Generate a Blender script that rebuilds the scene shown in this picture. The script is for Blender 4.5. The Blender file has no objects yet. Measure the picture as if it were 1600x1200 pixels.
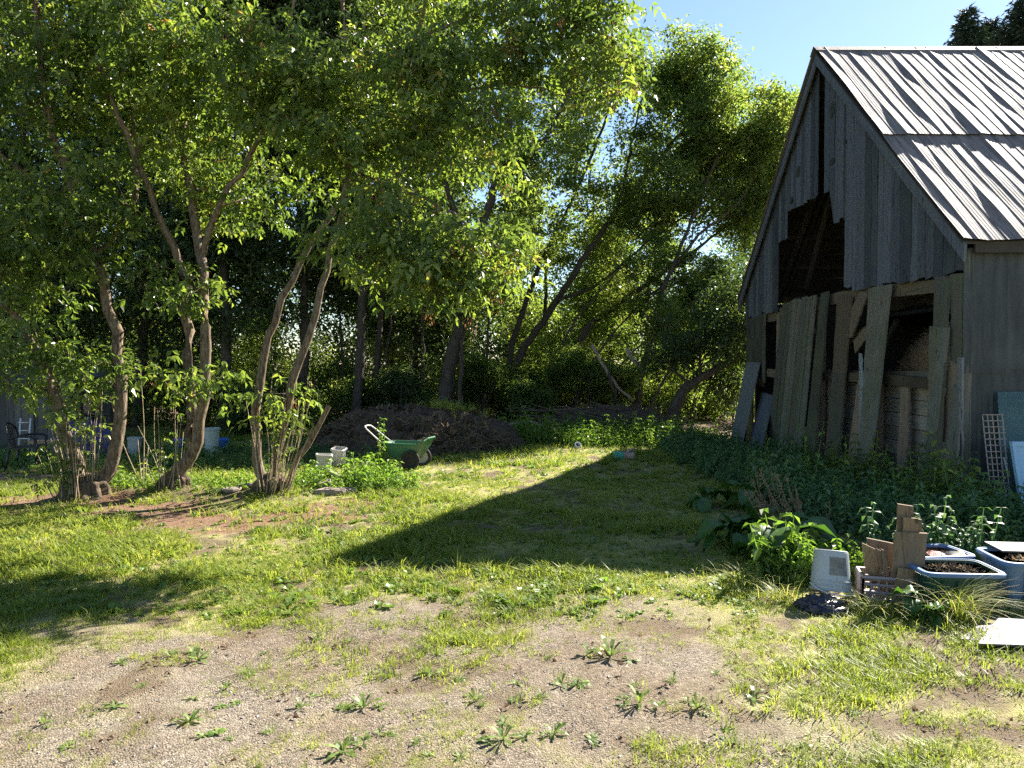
import bpy, math
import numpy as np
from mathutils import Vector

# ------------------------------------------------------------------ camera, light, exposure
scene = bpy.context.scene
COL = scene.collection
EYE = 1.9
FPX = 1180.0                                   # focal length in pixels of the 1600 px wide photo
PITCH = math.atan(33 / FPX)
cam_d = bpy.data.cameras.new('camera')
cam_d.sensor_width = 36.0
cam_d.lens = FPX / 1600 * 36.0
cam_d.clip_start = 0.05
cam_d.clip_end = 2000
cam = bpy.data.objects.new('camera', cam_d)
COL.objects.link(cam)
cam.location = (0, 0, EYE)
cam.rotation_euler = (math.pi / 2 - PITCH, 0, 0)
scene.camera = cam

SUNV = Vector((7.75, 7.75, 8.1)).normalized()    # direction towards the sun
SUN_EL = math.asin(SUNV.z)
SUN_AZ = math.atan2(SUNV.x, SUNV.y)
world = bpy.data.worlds.new('World')
scene.world = world
world.use_nodes = True
wn = world.node_tree
wn.nodes.clear()
sky = wn.nodes.new('ShaderNodeTexSky')
sky.sky_type = 'NISHITA'
sky.sun_disc = False
sky.sun_elevation = SUN_EL
sky.sun_rotation = SUN_AZ
sky.air_density = 1.0
sky.dust_density = 0.15
sky.ozone_density = 2.6
bg = wn.nodes.new('ShaderNodeBackground')
bg.inputs['Strength'].default_value = 0.05
wo = wn.nodes.new('ShaderNodeOutputWorld')
wn.links.new(sky.outputs[0], bg.inputs[0])
wn.links.new(bg.outputs[0], wo.inputs[0])
sl = bpy.data.lights.new('sun', 'SUN')
sl.energy = 5.0
sl.angle = math.radians(0.55)
sl.color = (1.0, 0.93, 0.82)
so = bpy.data.objects.new('sun', sl)
COL.objects.link(so)
so.rotation_euler = SUNV.to_track_quat('Z', 'Y').to_euler()
so.location = (20, 20, 25)
scene.view_settings.view_transform = 'Standard'
scene.view_settings.look = 'None'
scene.view_settings.gamma = 1.0
scene.view_settings.exposure = 2.05
scene.view_settings.use_curve_mapping = False
scene.cycles.max_bounces = 8
scene.cycles.diffuse_bounces = 4
scene.cycles.transmission_bounces = 5
scene.cycles.use_adaptive_sampling = True
scene.cycles.adaptive_threshold = 0.02
try:
    scene.cycles.use_denoising = False
    scene.cycles.sample_clamp_indirect = 3.0
except Exception:
    pass

# ------------------------------------------------------------------ helpers
def ray(px, py):
    x = (px - 800) / FPX
    u = (600 - py) / FPX
    return np.array([x, math.cos(PITCH) + u * math.sin(PITCH), -math.sin(PITCH) + u * math.cos(PITCH)])
O = np.array([0, 0, EYE])
def onY(px, py, Y):
    d = ray(px, py); return O + d * (Y / d[1])
def onX(px, py, X):
    d = ray(px, py); return O + d * (X / d[0])
def onZ(px, py, z=0.0):
    d = ray(px, py); return O + d * ((z - EYE) / d[2])

def hash2(ix, iy, seed):
    h = (ix.astype(np.int64) * 374761393 + iy.astype(np.int64) * 668265263 + seed * 1442695041) & 0x7fffffff
    h = ((h ^ (h >> 13)) * 1274126177) & 0x7fffffff
    return ((h ^ (h >> 16)) & 0xffff) / 65535.0
def vnoise(x, y, seed=0):
    x = np.asarray(x, float); y = np.asarray(y, float)
    ix = np.floor(x); iy = np.floor(y); fx = x - ix; fy = y - iy
    fx = fx * fx * (3 - 2 * fx); fy = fy * fy * (3 - 2 * fy)
    a = hash2(ix, iy, seed); b = hash2(ix + 1, iy, seed); c = hash2(ix, iy + 1, seed); d = hash2(ix + 1, iy + 1, seed)
    return (a * (1 - fx) + b * fx) * (1 - fy) + (c * (1 - fx) + d * fx) * fy
def fbm(x, y, seed=0, o=4):
    s = 0; a = 0.5; t = 0
    for k in range(o):
        s = s + a * vnoise(np.asarray(x) * 2 ** k, np.asarray(y) * 2 ** k, seed + k * 17); t += a; a *= 0.5
    return s / t
def sstep(a, b, x):
    t = np.clip((x - a) / (b - a), 0, 1); return t * t * (3 - 2 * t)

def tag(o, label=None, cat=None, group=None, kind=None):
    if label: o['label'] = label
    if cat: o['category'] = cat
    if group: o['group'] = group
    if kind: o['kind'] = kind
    return o
def empty(name, loc, label, cat, group=None, kind=None):
    o = bpy.data.objects.new(name, None)
    COL.objects.link(o); o.location = loc; o.empty_display_size = 0.2
    return tag(o, label, cat, group, kind)
def world_loc(o):
    v = Vector((0, 0, 0))
    while o is not None:
        v += o.location; o = o.parent
    return np.array(v)

def mesh_np(name, V, loops, totals, rnd=None, smooth=False, extra=None):
    me = bpy.data.meshes.new(name)
    V = np.ascontiguousarray(V, dtype=np.float32)
    loops = np.asarray(loops, dtype=np.int32).ravel(); totals = np.asarray(totals, dtype=np.int32)
    me.vertices.add(len(V)); me.vertices.foreach_set('co', V.ravel())
    me.loops.add(len(loops)); me.loops.foreach_set('vertex_index', loops)
    me.polygons.add(len(totals))
    starts = np.concatenate([[0], np.cumsum(totals)[:-1]]).astype(np.int32)
    me.polygons.foreach_set('loop_start', starts)
    me.polygons.foreach_set('loop_total', totals)
    me.polygons.foreach_set('use_smooth', np.full(len(totals), smooth, dtype=bool))
    if rnd is not None:
        a = me.attributes.new('rnd', 'FLOAT', 'POINT'); a.data.foreach_set('value', np.asarray(rnd, dtype=np.float32))
    for k, val in (extra or {}).items():
        a = me.attributes.new(k, 'FLOAT', 'POINT'); a.data.foreach_set('value', np.asarray(val, dtype=np.float32))
    me.update(calc_edges=True)
    return me

class MB:
    def __init__(s, seed=0):
        s.V = []; s.L = []; s.T = []; s.R = []; s.n = 0; s.rng = np.random.default_rng(seed)
    def add(s, V, F, r=None):
        V = np.asarray(V, float)
        if r is None: r = s.rng.random()
        s.V.append(V); s.R.append(np.full(len(V), r) if np.isscalar(r) else np.asarray(r))
        for f in F:
            s.L.extend([i + s.n for i in f]); s.T.append(len(f))
        s.n += len(V)
    def addnp(s, V, F, R):               # F (m,k) array
        s.V.append(V); s.R.append(R); s.L.extend((np.asarray(F) + s.n).ravel().tolist())
        s.T.extend([F.shape[1]] * len(F)); s.n += len(V)
    def prism(s, quad, th, r=None):      # four corners in order, extruded by vector th
        q = np.asarray(quad, float); th = np.asarray(th, float); n = len(q)
        V = np.vstack([q, q + th])
        F = [tuple(range(n)), tuple(range(2 * n - 1, n - 1, -1))] + [(i, i + n, (i + 1) % n + n, (i + 1) % n) for i in range(n)]
        # orient so that the normals point outwards
        nn = np.cross(q[1] - q[0], q[2] - q[1])
        if np.dot(nn, th) > 0: F = [f[::-1] for f in F]
        s.add(V, F, r)
    def box(s, c, size, rz=0, r=None, rx=0, ry=0):
        c = np.asarray(c, float); h = np.asarray(size, float) / 2
        V = np.array([[sx * h[0], sy * h[1], sz * h[2]] for sz in (-1, 1) for sx, sy in ((-1, -1), (1, -1), (1, 1), (-1, 1))])
        V = V @ rotm(rx, ry, rz).T + c
        s.add(V, [(3, 2, 1, 0), (4, 5, 6, 7), (0, 1, 5, 4), (1, 2, 6, 5), (2, 3, 7, 6), (3, 0, 4, 7)], r)
    def plank(s, a, b, c, d, th, r=None, seg=7, wob=0.006, rag=0.02, bow=0.0):
        """a,b bottom left/right, d,c top left/right; th thickness vector; wobbling edges and ragged ends"""
        a, b, c, d, th = [np.asarray(q, float) for q in (a, b, c, d, th)]
        g = s.rng
        t = np.linspace(0, 1, seg)[:, None]
        up = (d - a) / (np.linalg.norm(d - a) + 1e-9); side = (b - a) / (np.linalg.norm(b - a) + 1e-9)
        Lf = a + (d - a) * t + side * g.normal(0, wob, (seg, 1)); Rt = b + (c - b) * t + side * g.normal(0, wob, (seg, 1))
        thn = th / np.linalg.norm(th)
        off = thn * (bow * np.sin(t * math.pi)) + thn * g.normal(0, 0.003)
        Lf = Lf + off; Rt = Rt + off
        Lf[0] += up * g.normal(0, rag); Rt[0] += up * g.normal(0, rag); Lf[-1] += up * g.normal(0, rag * .3); Rt[-1] += up * g.normal(0, rag * .3)
        F4 = np.concatenate([Lf, Rt, Lf + th, Rt + th]); n = seg
        F = []
        for i in range(seg - 1):
            F += [(i, n + i, n + i + 1, i + 1), (2 * n + i, 2 * n + i + 1, 3 * n + i + 1, 3 * n + i),
                  (i, i + 1, 2 * n + i + 1, 2 * n + i), (n + i, 3 * n + i, 3 * n + i + 1, n + i + 1)]
        F += [(0, 2 * n, 3 * n, n), (n - 1, 2 * n - 1, 4 * n - 1, 3 * n - 1)]
        if np.dot(np.cross(b - a, d - a), th) > 0: F = [f[::-1] for f in F]
        s.add(F4, F, r)
    def tube(s, pts, rad, sides=8, r=None, cap=True):
        P = np.asarray(pts, float); n = len(P)
        rad = np.full(n, rad) if np.isscalar(rad) else np.asarray(rad, float)
        T = np.gradient(P, axis=0); T /= (np.linalg.norm(T, axis=1)[:, None] + 1e-12)
        ref = np.array([0, 0, 1.0]) if abs(T[0][2]) < 0.9 else np.array([1.0, 0, 0])
        N = np.cross(T, ref); N /= (np.linalg.norm(N, axis=1)[:, None] + 1e-12); B = np.cross(T, N)
        a = np.arange(sides) / sides * 2 * math.pi
        V = (P[:, None, :] + rad[:, None, None] * (np.cos(a)[None, :, None] * N[:, None, :] + np.sin(a)[None, :, None] * B[:, None, :])).reshape(-1, 3)
        F = []
        for i in range(n - 1):
            for k in range(sides):
                k2 = (k + 1) % sides
                F.append((i * sides + k, (i + 1) * sides + k, (i + 1) * sides + k2, i * sides + k2))
        if cap:
            F.append(tuple(range(sides))); F.append(tuple(range((n - 1) * sides, n * sides))[::-1])
        s.add(V, F, r)
    def lathe(s, prof, c=(0, 0, 0), R=None, sides=28, r=None, sq=None):
        """prof list of (radius, z); sq=(a,b,corner power) gives a rounded rectangle"""
        a = np.arange(sides) / sides * 2 * math.pi
        V = []
        for (rr, z) in prof:
            if sq:
                p = 2.0 / sq[2]
                x = np.sign(np.cos(a)) * np.abs(np.cos(a)) ** p * (sq[0] + rr); y = np.sign(np.sin(a)) * np.abs(np.sin(a)) ** p * (sq[1] + rr)
            else:
                x = np.cos(a) * rr; y = np.sin(a) * rr
            V.append(np.stack([x, y, np.full(sides, z)], 1))
        V = np.concatenate(V)
        if R is not None: V = V @ np.asarray(R).T
        V = V + np.asarray(c)
        F = []
        for i in range(len(prof) - 1):
            for k in range(sides):
                k2 = (k + 1) % sides
                F.append((i * sides + k, i * sides + k2, (i + 1) * sides + k2, (i + 1) * sides + k))
        F.append(tuple(range(sides))[::-1]); F.append(tuple(range((len(prof) - 1) * sides, len(prof) * sides)))
        s.add(V, F, r)
    def build(s, name, mat, parent=None, origin=None, smooth=False, extra=None):
        V = np.concatenate(s.V); R = np.concatenate(s.R)
        org = world_loc(parent) if parent is not None else (np.asarray(origin, float) if origin is not None else np.array([V[:, 0].mean(), V[:, 1].mean(), V[:, 2].min()]))
        me = mesh_np(name, V - org, s.L, s.T, R, smooth, extra)
        o = bpy.data.objects.new(name, me); COL.objects.link(o)
        if parent is not None: o.parent = parent
        else: o.location = org
        me.materials.append(mat)
        return o

def rotm(rx=0, ry=0, rz=0):
    cx, sx, cy, sy, cz, sz = math.cos(rx), math.sin(rx), math.cos(ry), math.sin(ry), math.cos(rz), math.sin(rz)
    X = np.array([[1, 0, 0], [0, cx, -sx], [0, sx, cx]]); Y = np.array([[cy, 0, sy], [0, 1, 0], [-sy, 0, cy]]); Z = np.array([[cz, -sz, 0], [sz, cz, 0], [0, 0, 1]])
    return Z @ Y @ X
def rotmany(yaw, pitch, roll):
    cz, sz, cy, sy, cx, sx = np.cos(yaw), np.sin(yaw), np.cos(pitch), np.sin(pitch), np.cos(roll), np.sin(roll)
    o = np.zeros_like(cz); i = np.ones_like(cz)
    Z = np.stack([cz, -sz, o, sz, cz, o, o, o, i], -1).reshape(-1, 3, 3)
    Y = np.stack([cy, o, sy, o, i, o, -sy, o, cy], -1).reshape(-1, 3, 3)
    X = np.stack([i, o, o, o, cx, -sx, o, sx, cx], -1).reshape(-1, 3, 3)
    return Z @ Y @ X
def scatter(tmpl, pos, R, sc, rng, rbase=None, rvar=0.25):
    """copies of a template (V, F, per-vertex r) -> arrays"""
    V, F, r0 = tmpl
    k = len(pos); n = len(V)
    sc = np.asarray(sc)
    if sc.ndim == 1: sc = sc[:, None]
    VV = np.einsum('kij,knj->kni', R, V[None] * sc[:, None, :] if sc.shape[1] == 3 else V[None] * sc[:, :, None]) + pos[:, None, :]
    FF = F[None] + (np.arange(k) * n)[:, None, None]
    rb = rng.random(k) if rbase is None else rbase
    RR = np.clip(rb[:, None] * (1 - rvar) + r0[None] * rvar, 0, 1)
    return VV.reshape(-1, 3), FF.reshape(-1, F.shape[1]), RR.reshape(-1)
def merge_obj(name, chunks, mat, parent=None, origin=(0, 0, 0), smooth=False, extra=None):
    Vs, Ls, Ts, Rs, n = [], [], [], [], 0
    for V, F, R in chunks:
        Vs.append(V); Ls.append((F + n).ravel()); Ts.append(np.full(len(F), F.shape[1])); Rs.append(R); n += len(V)
    org = world_loc(parent) if parent is not None else np.asarray(origin, float)
    me = mesh_np(name, np.concatenate(Vs) - org, np.concatenate(Ls), np.concatenate(Ts), np.concatenate(Rs), smooth, extra)
    o = bpy.data.objects.new(name, me); COL.objects.link(o)
    if parent is not None: o.parent = parent
    else: o.location = org
    me.materials.append(mat)
    return o

# ------------------------------------------------------------------ materials
class NT:
    def __init__(s, name):
        s.m = bpy.data.materials.new(name); s.m.use_nodes = True; s.t = s.m.node_tree; s.t.nodes.clear()
        s.out = s.n('ShaderNodeOutputMaterial')
    def n(s, k, **kw):
        x = s.t.nodes.new(k)
        for a, b in kw.items(): setattr(x, a, b)
        return x
    def l(s, a, b): s.t.links.new(a, b)
    def coord(s, scale=(1, 1, 1)):
        tc = s.n('ShaderNodeTexCoord'); mp = s.n('ShaderNodeMapping'); mp.inputs['Scale'].default_value = scale
        s.l(tc.outputs['Object'], mp.inputs['Vector']); return mp.outputs[0]
    def noise(s, vec, scale, detail=4, rough=0.55, dist=0.0):
        x = s.n('ShaderNodeTexNoise'); s.l(vec, x.inputs['Vector']); x.inputs['Scale'].default_value = scale
        x.inputs['Detail'].default_value = detail; x.inputs['Roughness'].default_value = rough; x.inputs['Distortion'].default_value = dist
        return x.outputs['Fac']
    def attr(s, name='rnd'):
        return s.n('ShaderNodeAttribute', attribute_name=name).outputs['Fac']
    def ramp(s, fac, stops, interp='LINEAR'):
        x = s.n('ShaderNodeValToRGB'); x.color_ramp.interpolation = interp
        e = x.color_ramp.elements
        while len(e) < len(stops): e.new(0.5)
        for i, (p, c) in enumerate(stops):
            e[i].position = p; e[i].color = (*c, 1) if len(c) == 3 else c
        s.l(fac, x.inputs[0]); return x.outputs[0]
    def mix(s, fac, a, b, mode='MIX'):
        x = s.n('ShaderNodeMix', data_type='RGBA', blend_type=mode)
        if isinstance(fac, (int, float)): x.inputs[0].default_value = fac
        else: s.l(fac, x.inputs[0])
        for sock, v in ((x.inputs[6], a), (x.inputs[7], b)):
            if isinstance(v, tuple): sock.default_value = (*v, 1)
            else: s.l(v, sock)
        return x.outputs[2]
    def math(s, op, a, b=0.0, clamp=False):
        x = s.n('ShaderNodeMath', operation=op, use_clamp=clamp)
        for sock, v in ((x.inputs[0], a), (x.inputs[1], b)):
            if isinstance(v, (int, float)): sock.default_value = v
            else: s.l(v, sock)
        return x.outputs[0]
    def bump(s, h, strength=0.3, dist=0.01):
        x = s.n('ShaderNodeBump'); x.inputs['Strength'].default_value = strength; x.inputs['Distance'].default_value = dist
        s.l(h, x.inputs['Height']); return x.outputs[0]
    def pbr(s, col, rough=0.8, metal=0.0, normal=None, spec=0.3):
        p = s.n('ShaderNodeBsdfPrincipled')
        if isinstance(col, tuple): p.inputs['Base Color'].default_value = (*col, 1)
        else: s.l(col, p.inputs['Base Color'])
        if isinstance(rough, (int, float)): p.inputs['Roughness'].default_value = rough
        else: s.l(rough, p.inputs['Roughness'])
        p.inputs['Metallic'].default_value = metal
        p.inputs['Specular IOR Level'].default_value = spec
        if normal is not None: s.l(normal, p.inputs['Normal'])
        return p
    def done(s, sh):
        s.l(sh, s.out.inputs[0]); return s.m

def mat_leaf(name, cols, trans=0.45, rough=0.45, tcol=None, spec=0.35):
    t = NT(name)
    r = t.attr()
    c = t.ramp(r, cols)
    n = t.noise(t.coord(), 1.1, 3)
    c = t.mix(t.math('MULTIPLY', n, 0.6), c, t.mix(1.0, c, (0.55, 0.62, 0.5), 'MULTIPLY'))
    p = t.pbr(c, rough, 0, None, spec)
    tr = t.n('ShaderNodeBsdfTranslucent')
    tc = t.mix(1.0, c, tcol or (1.9, 1.9, 0.8), 'MULTIPLY')
    t.l(tc, tr.inputs[0])
    m = t.n('ShaderNodeMixShader'); m.inputs[0].default_value = trans
    t.l(p.outputs[0], m.inputs[1]); t.l(tr.outputs[0], m.inputs[2])
    return t.done(m.outputs[0])

def mat_plank(name, dark, light, stain=(0.09, 0.10, 0.05), stain_amt=0.5, scale=(1, 1, 0.06), warm=(0.24, 0.17, 0.11), warm_amt=0.25, zlo=None):
    t = NT(name)
    tc = t.n('ShaderNodeTexCoord')
    r = t.attr()
    # offset the grain per plank
    comb = t.n('ShaderNodeCombineXYZ')
    t.l(t.math('MULTIPLY', r, 37.0), comb.inputs[0]); t.l(t.math('MULTIPLY', r, 19.0), comb.inputs[2])
    add = t.n('ShaderNodeVectorMath', operation='ADD'); t.l(tc.outputs['Object'], add.inputs[0]); t.l(comb.outputs[0], add.inputs[1])
    mp = t.n('ShaderNodeMapping'); mp.inputs['Scale'].default_value = scale; t.l(add.outputs[0], mp.inputs['Vector'])
    grain = t.noise(mp.outputs[0], 30, 7, 0.75, 0.8)
    broad = t.noise(mp.outputs[0], 7, 3, 0.5)
    c = t.mix(grain, dark, light)
    c = t.mix(t.ramp(grain, [(0.34, (1, 1, 1)), (0.44, (0, 0, 0))]), c, (dark[0] * .35, dark[1] * .35, dark[2] * .35))
    c = t.mix(t.math('MULTIPLY', t.ramp(broad, [(0.45, (0, 0, 0)), (0.62, (1, 1, 1))]), warm_amt), c, warm)
    # per plank brightness
    c = t.mix(t.ramp(r, [(0.0, (1, 1, 1)), (0.7, (0.0, 0.0, 0.0))]), c, t.mix(1.0, c, (0.33, 0.33, 0.33), 'MULTIPLY'))
    pn = t.noise(add.outputs[0], 1.6, 4, 0.6)
    am = t.math('MULTIPLY', t.ramp(pn, [(0.42, (0, 0, 0)), (0.62, (1, 1, 1))]), stain_amt)
    if zlo is not None:                       # algae climbs the lowest boards from the damp ground
        sp = t.n('ShaderNodeSeparateXYZ'); t.l(tc.outputs['Object'], sp.inputs[0])
        mr = t.n('ShaderNodeMapRange'); mr.inputs['From Min'].default_value = zlo[1]; mr.inputs['From Max'].default_value = zlo[0]
        t.l(sp.outputs[2], mr.inputs['Value'])
        am = t.math('MULTIPLY', t.math('ADD', am, t.math('MULTIPLY', mr.outputs[0], 0.45), True), 0.9)
    c = t.mix(am, c, stain)
    vk = t.n('ShaderNodeTexVoronoi'); mk = t.n('ShaderNodeMapping'); mk.inputs['Scale'].default_value = (1, 1, 0.45); t.l(add.outputs[0], mk.inputs[0]); t.l(mk.outputs[0], vk.inputs['Vector']); vk.inputs['Scale'].default_value = 5
    c = t.mix(t.ramp(vk.outputs['Distance'], [(0.07, (0.8, 0.8, 0.8)), (0.12, (0, 0, 0))]), c, (0.03, 0.025, 0.02))
    nb = t.bump(grain, 0.7, 0.008)
    return t.done(t.pbr(c, 0.86, 0, nb, 0.2).outputs[0])

def mat_noisy(name, c1, c2, scale=8, rough=0.7, metal=0, bump=0.2, dirt=None, dirt_amt=0.4, spec=0.4, bd=0.01):
    t = NT(name); v = t.coord()
    n = t.noise(v, scale, 5, 0.6)
    c = t.mix(n, c1, c2)
    if dirt:
        c = t.mix(t.math('MULTIPLY', t.ramp(t.noise(v, scale * 0.37, 5, 0.7), [(0.45, (0, 0, 0)), (0.65, (1, 1, 1))]), dirt_amt), c, dirt)
    return t.done(t.pbr(c, rough, metal, t.bump(n, bump, bd) if bump else None, spec).outputs[0])

def mat_bark(name, c1, c2, lichen=(0.25, 0.25, 0.2), la=0.3):
    t = NT(name); v = t.coord((1, 1, 0.22)); v2 = t.coord()
    n = t.noise(v, 34, 6, 0.65, 0.5)
    c = t.mix(t.ramp(n, [(0.35, (0, 0, 0)), (0.65, (1, 1, 1))]), c1, c2)
    c = t.mix(t.math('MULTIPLY', t.ramp(t.noise(v2, 6, 4, 0.6), [(0.5, (0, 0, 0)), (0.65, (1, 1, 1))]), la), c, lichen)
    return t.done(t.pbr(c, 0.88, 0, t.bump(n, 0.9, 0.02), 0.15).outputs[0])

M = {}
# ground
def mat_ground():
    t = NT('ground'); v = t.coord()
    vo = t.n('ShaderNodeTexVoronoi'); t.l(v, vo.inputs['Vector']); vo.inputs['Scale'].default_value = 95
    vo2 = t.n('ShaderNodeTexVoronoi'); t.l(v, vo2.inputs['Vector']); vo2.inputs['Scale'].default_value = 48
    sp = t.n('ShaderNodeSeparateColor'); t.l(vo.outputs['Color'], sp.inputs[0])
    sp2 = t.n('ShaderNodeSeparateColor'); t.l(vo2.outputs['Color'], sp2.inputs[0])
    stone = t.ramp(sp.outputs[0], [(0, (0.095, 0.09, 0.083)), (0.35, (0.175, 0.162, 0.145)), (0.75, (0.23, 0.213, 0.192)), (1, (0.34, 0.32, 0.295))])
    stone2 = t.ramp(sp2.outputs[0], [(0, (0.11, 0.10, 0.09)), (0.5, (0.205, 0.187, 0.167)), (1, (0.30, 0.28, 0.26))])
    gv = t.mix(t.ramp(t.noise(v, 9, 3), [(0.5, (0, 0, 0)), (0.62, (1, 1, 1))]), stone, stone2)
    big = t.noise(v, 0.9, 5, 0.6)
    gv = t.mix(1.0, gv, (1.04, 0.95, 0.82), 'MULTIPLY')
    gv = t.mix(t.ramp(big, [(0.35, (0.75, 0.75, 0.75)), (0.6, (0, 0, 0))]), gv, t.mix(1.0, gv, (0.72, 0.62, 0.5), 'MULTIPLY'))
    fine = t.noise(v, 60, 5, 0.7)
    soil = t.mix(fine, (0.06, 0.042, 0.028), (0.19, 0.14, 0.09))
    red = t.mix(fine, (0.11, 0.045, 0.025), (0.30, 0.155, 0.095))
    gv = t.mix(t.ramp(t.noise(v, 2.3, 5, 0.65), [(0.54, (0, 0, 0)), (0.68, (0.5, 0.5, 0.5))]), gv, soil)
    thatch = t.mix(fine, (0.17, 0.165, 0.055), (0.42, 0.38, 0.17))
    mp = t.coord((1, 1, 1))
    c = t.mix(t.attr('grass'), gv, thatch)
    c = t.mix(t.attr('soil'), c, soil)
    c = t.mix(t.attr('red'), c, red)
    h = t.math('ADD', t.math('MULTIPLY', vo.outputs['Distance'], -0.6), t.math('MULTIPLY', fine, 0.8))
    return t.done(t.pbr(c, 0.95, 0, t.bump(h, 0.9, 0.015), 0.12).outputs[0])
M['ground'] = mat_ground()
M['grass'] = mat_leaf('grass', [(0, (0.123, 0.177, 0.0271)), (0.45, (0.274, 0.328, 0.0542)), (0.8, (0.451, 0.453, 0.122)), (1, (0.613, 0.479, 0.257))], 0.5, 0.5, (1.3, 1.3, 0.8))
M['weed'] = mat_leaf('weed', [(0, (0.0924, 0.16, 0.0363)), (0.6, (0.185, 0.271, 0.0605)), (1, (0.29, 0.357, 0.0968))], 0.42, 0.42, (1.5, 1.7, 0.7))
M['nettle'] = mat_leaf('nettle', [(0, (0.05, 0.11, 0.045)), (0.6, (0.11, 0.20, 0.08)), (1, (0.20, 0.28, 0.13))], 0.32, 0.5, (1.5, 1.6, 0.8))
M['burdock'] = mat_leaf('burdock', [(0, (0.04, 0.10, 0.022)), (1, (0.08, 0.16, 0.04))], 0.3, 0.4, (1.5, 1.7, 0.7))
M['leaf_near'] = mat_leaf('leaf_near', [(0, (0.0427, 0.0814, 0.0315)), (0.45, (0.104, 0.161, 0.0502)), (0.88, (0.207, 0.267, 0.0789)), (0.97, (0.342, 0.324, 0.1)), (1, (0.415, 0.239, 0.129))], 0.5, 0.3, (2.0, 1.9, 0.75), 0.4)
M['leaf_far'] = mat_leaf('leaf_far', [(0, (0.053, 0.0928, 0.041)), (0.5, (0.118, 0.178, 0.0623)), (0.9, (0.239, 0.295, 0.0983)), (1, (0.358, 0.365, 0.146))], 0.62, 0.36, (2.1, 1.95, 0.8))
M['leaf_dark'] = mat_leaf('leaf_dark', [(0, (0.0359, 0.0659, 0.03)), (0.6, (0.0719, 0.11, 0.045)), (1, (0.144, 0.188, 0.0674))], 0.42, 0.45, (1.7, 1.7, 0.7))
M['needle'] = mat_leaf('needle', [(0, (0.02, 0.04, 0.025)), (1, (0.055, 0.085, 0.05))], 0.15, 0.6, (1.2, 1.2, 0.9))
M['seedpod'] = mat_leaf('seedpod', [(0, (0.20, 0.09, 0.05)), (1, (0.42, 0.20, 0.11))], 0.45, 0.5, (1.4, 1.2, 1.0))
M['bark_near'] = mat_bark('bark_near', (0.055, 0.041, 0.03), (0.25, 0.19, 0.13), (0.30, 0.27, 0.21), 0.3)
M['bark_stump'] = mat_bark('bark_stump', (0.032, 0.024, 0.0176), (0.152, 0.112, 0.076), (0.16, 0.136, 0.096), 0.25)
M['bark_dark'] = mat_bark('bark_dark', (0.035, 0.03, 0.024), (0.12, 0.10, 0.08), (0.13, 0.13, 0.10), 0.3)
M['bark_pale'] = mat_bark('bark_pale', (0.20, 0.16, 0.12), (0.42, 0.36, 0.29), (0.3, 0.3, 0.2), 0.2)
M['sprout'] = mat_bark('sprout', (0.25, 0.19, 0.12), (0.48, 0.38, 0.26), (0.3, 0.28, 0.15), 0.3)
M['heap'] = mat_noisy('compost', (0.0252, 0.0195, 0.0153), (0.122, 0.0936, 0.0723), 26, 0.95, 0, 1.0, (0.18, 0.148, 0.111), 0.35, 0.1, 0.03)
M['gable'] = mat_plank('weathered_plank', (0.0437, 0.0517, 0.069), (0.23, 0.255, 0.305), (0.103, 0.121, 0.115), 0.3, warm=(0.23, 0.196, 0.172), warm_amt=0.12)  # weathered grey leaned blue: the cool sky tint of shade is mixed in
M['lower'] = mat_plank('mossy_plank', (0.065, 0.067, 0.055), (0.30, 0.30, 0.255), (0.105, 0.125, 0.065), 0.55, warm=(0.20, 0.13, 0.08), warm_amt=0.4, zlo=(-0.2, 1.6))
M['beam'] = mat_plank('beam_wood', (0.13, 0.095, 0.065), (0.33, 0.26, 0.19), (0.12, 0.13, 0.07), 0.4, scale=(1, 0.06, 1))
M['brace'] = mat_plank('brace_wood', (0.15, 0.11, 0.08), (0.36, 0.28, 0.20), (0.12, 0.12, 0.08), 0.25)
M['palewood'] = mat_plank('pale_board', (0.13, 0.14, 0.15), (0.30, 0.315, 0.33), (0.16, 0.17, 0.12), 0.3, warm_amt=0.1)
M['inside'] = mat_plank('inner_boards', (0.189, 0.176, 0.149), (0.459, 0.432, 0.378), (0.203, 0.203, 0.121), 0.35, scale=(1.35, 0.081, 1.35), warm=(0.405, 0.23, 0.135), warm_amt=0.35)
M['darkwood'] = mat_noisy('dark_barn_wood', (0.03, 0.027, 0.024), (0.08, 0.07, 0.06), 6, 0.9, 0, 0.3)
M['tan'] = mat_plank('tan_offcut', (0.23, 0.153, 0.085), (0.442, 0.323, 0.196), (0.111, 0.085, 0.0595), 0.35, warm=(0.383, 0.264, 0.145), warm_amt=0.5)
M['brownboard'] = mat_plank('brown_offcut', (0.17, 0.119, 0.0765), (0.374, 0.281, 0.187), (0.085, 0.068, 0.0467), 0.55, warm=(0.306, 0.212, 0.119), warm_amt=0.4)

def mat_roof():
    t = NT('weathered_roof_metal'); tc = t.n('ShaderNodeTexCoord')
    mp = t.n('ShaderNodeMapping'); mp.inputs['Scale'].default_value = (1, 0.07, 0.07); t.l(tc.outputs['Object'], mp.inputs[0])
    st = t.noise(mp.outputs[0], 19, 6, 0.7, 0.4); b = t.noise(tc.outputs['Object'], 1.7, 5, 0.6)
    c = t.mix(t.ramp(st, [(.32, (0, 0, 0)), (.66, (1, 1, 1))]), (0.06, 0.053, 0.048), (0.235, 0.21, 0.195))
    c = t.mix(t.math('MULTIPLY', t.ramp(b, [(0.45, (0, 0, 0)), (0.65, (1, 1, 1))]), 0.45), c, (0.24, 0.18, 0.155))
    c = t.mix(t.ramp(t.noise(mp.outputs[0], 60, 4, 0.7), [(0.62, (0, 0, 0)), (0.72, (0.7, 0.7, 0.7))]), c, (0.10, 0.08, 0.07))
    return t.done(t.pbr(c, 0.7, 0.0, t.bump(st, 0.5, 0.006), 0.35).outputs[0])
M['roof'] = mat_roof()
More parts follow.
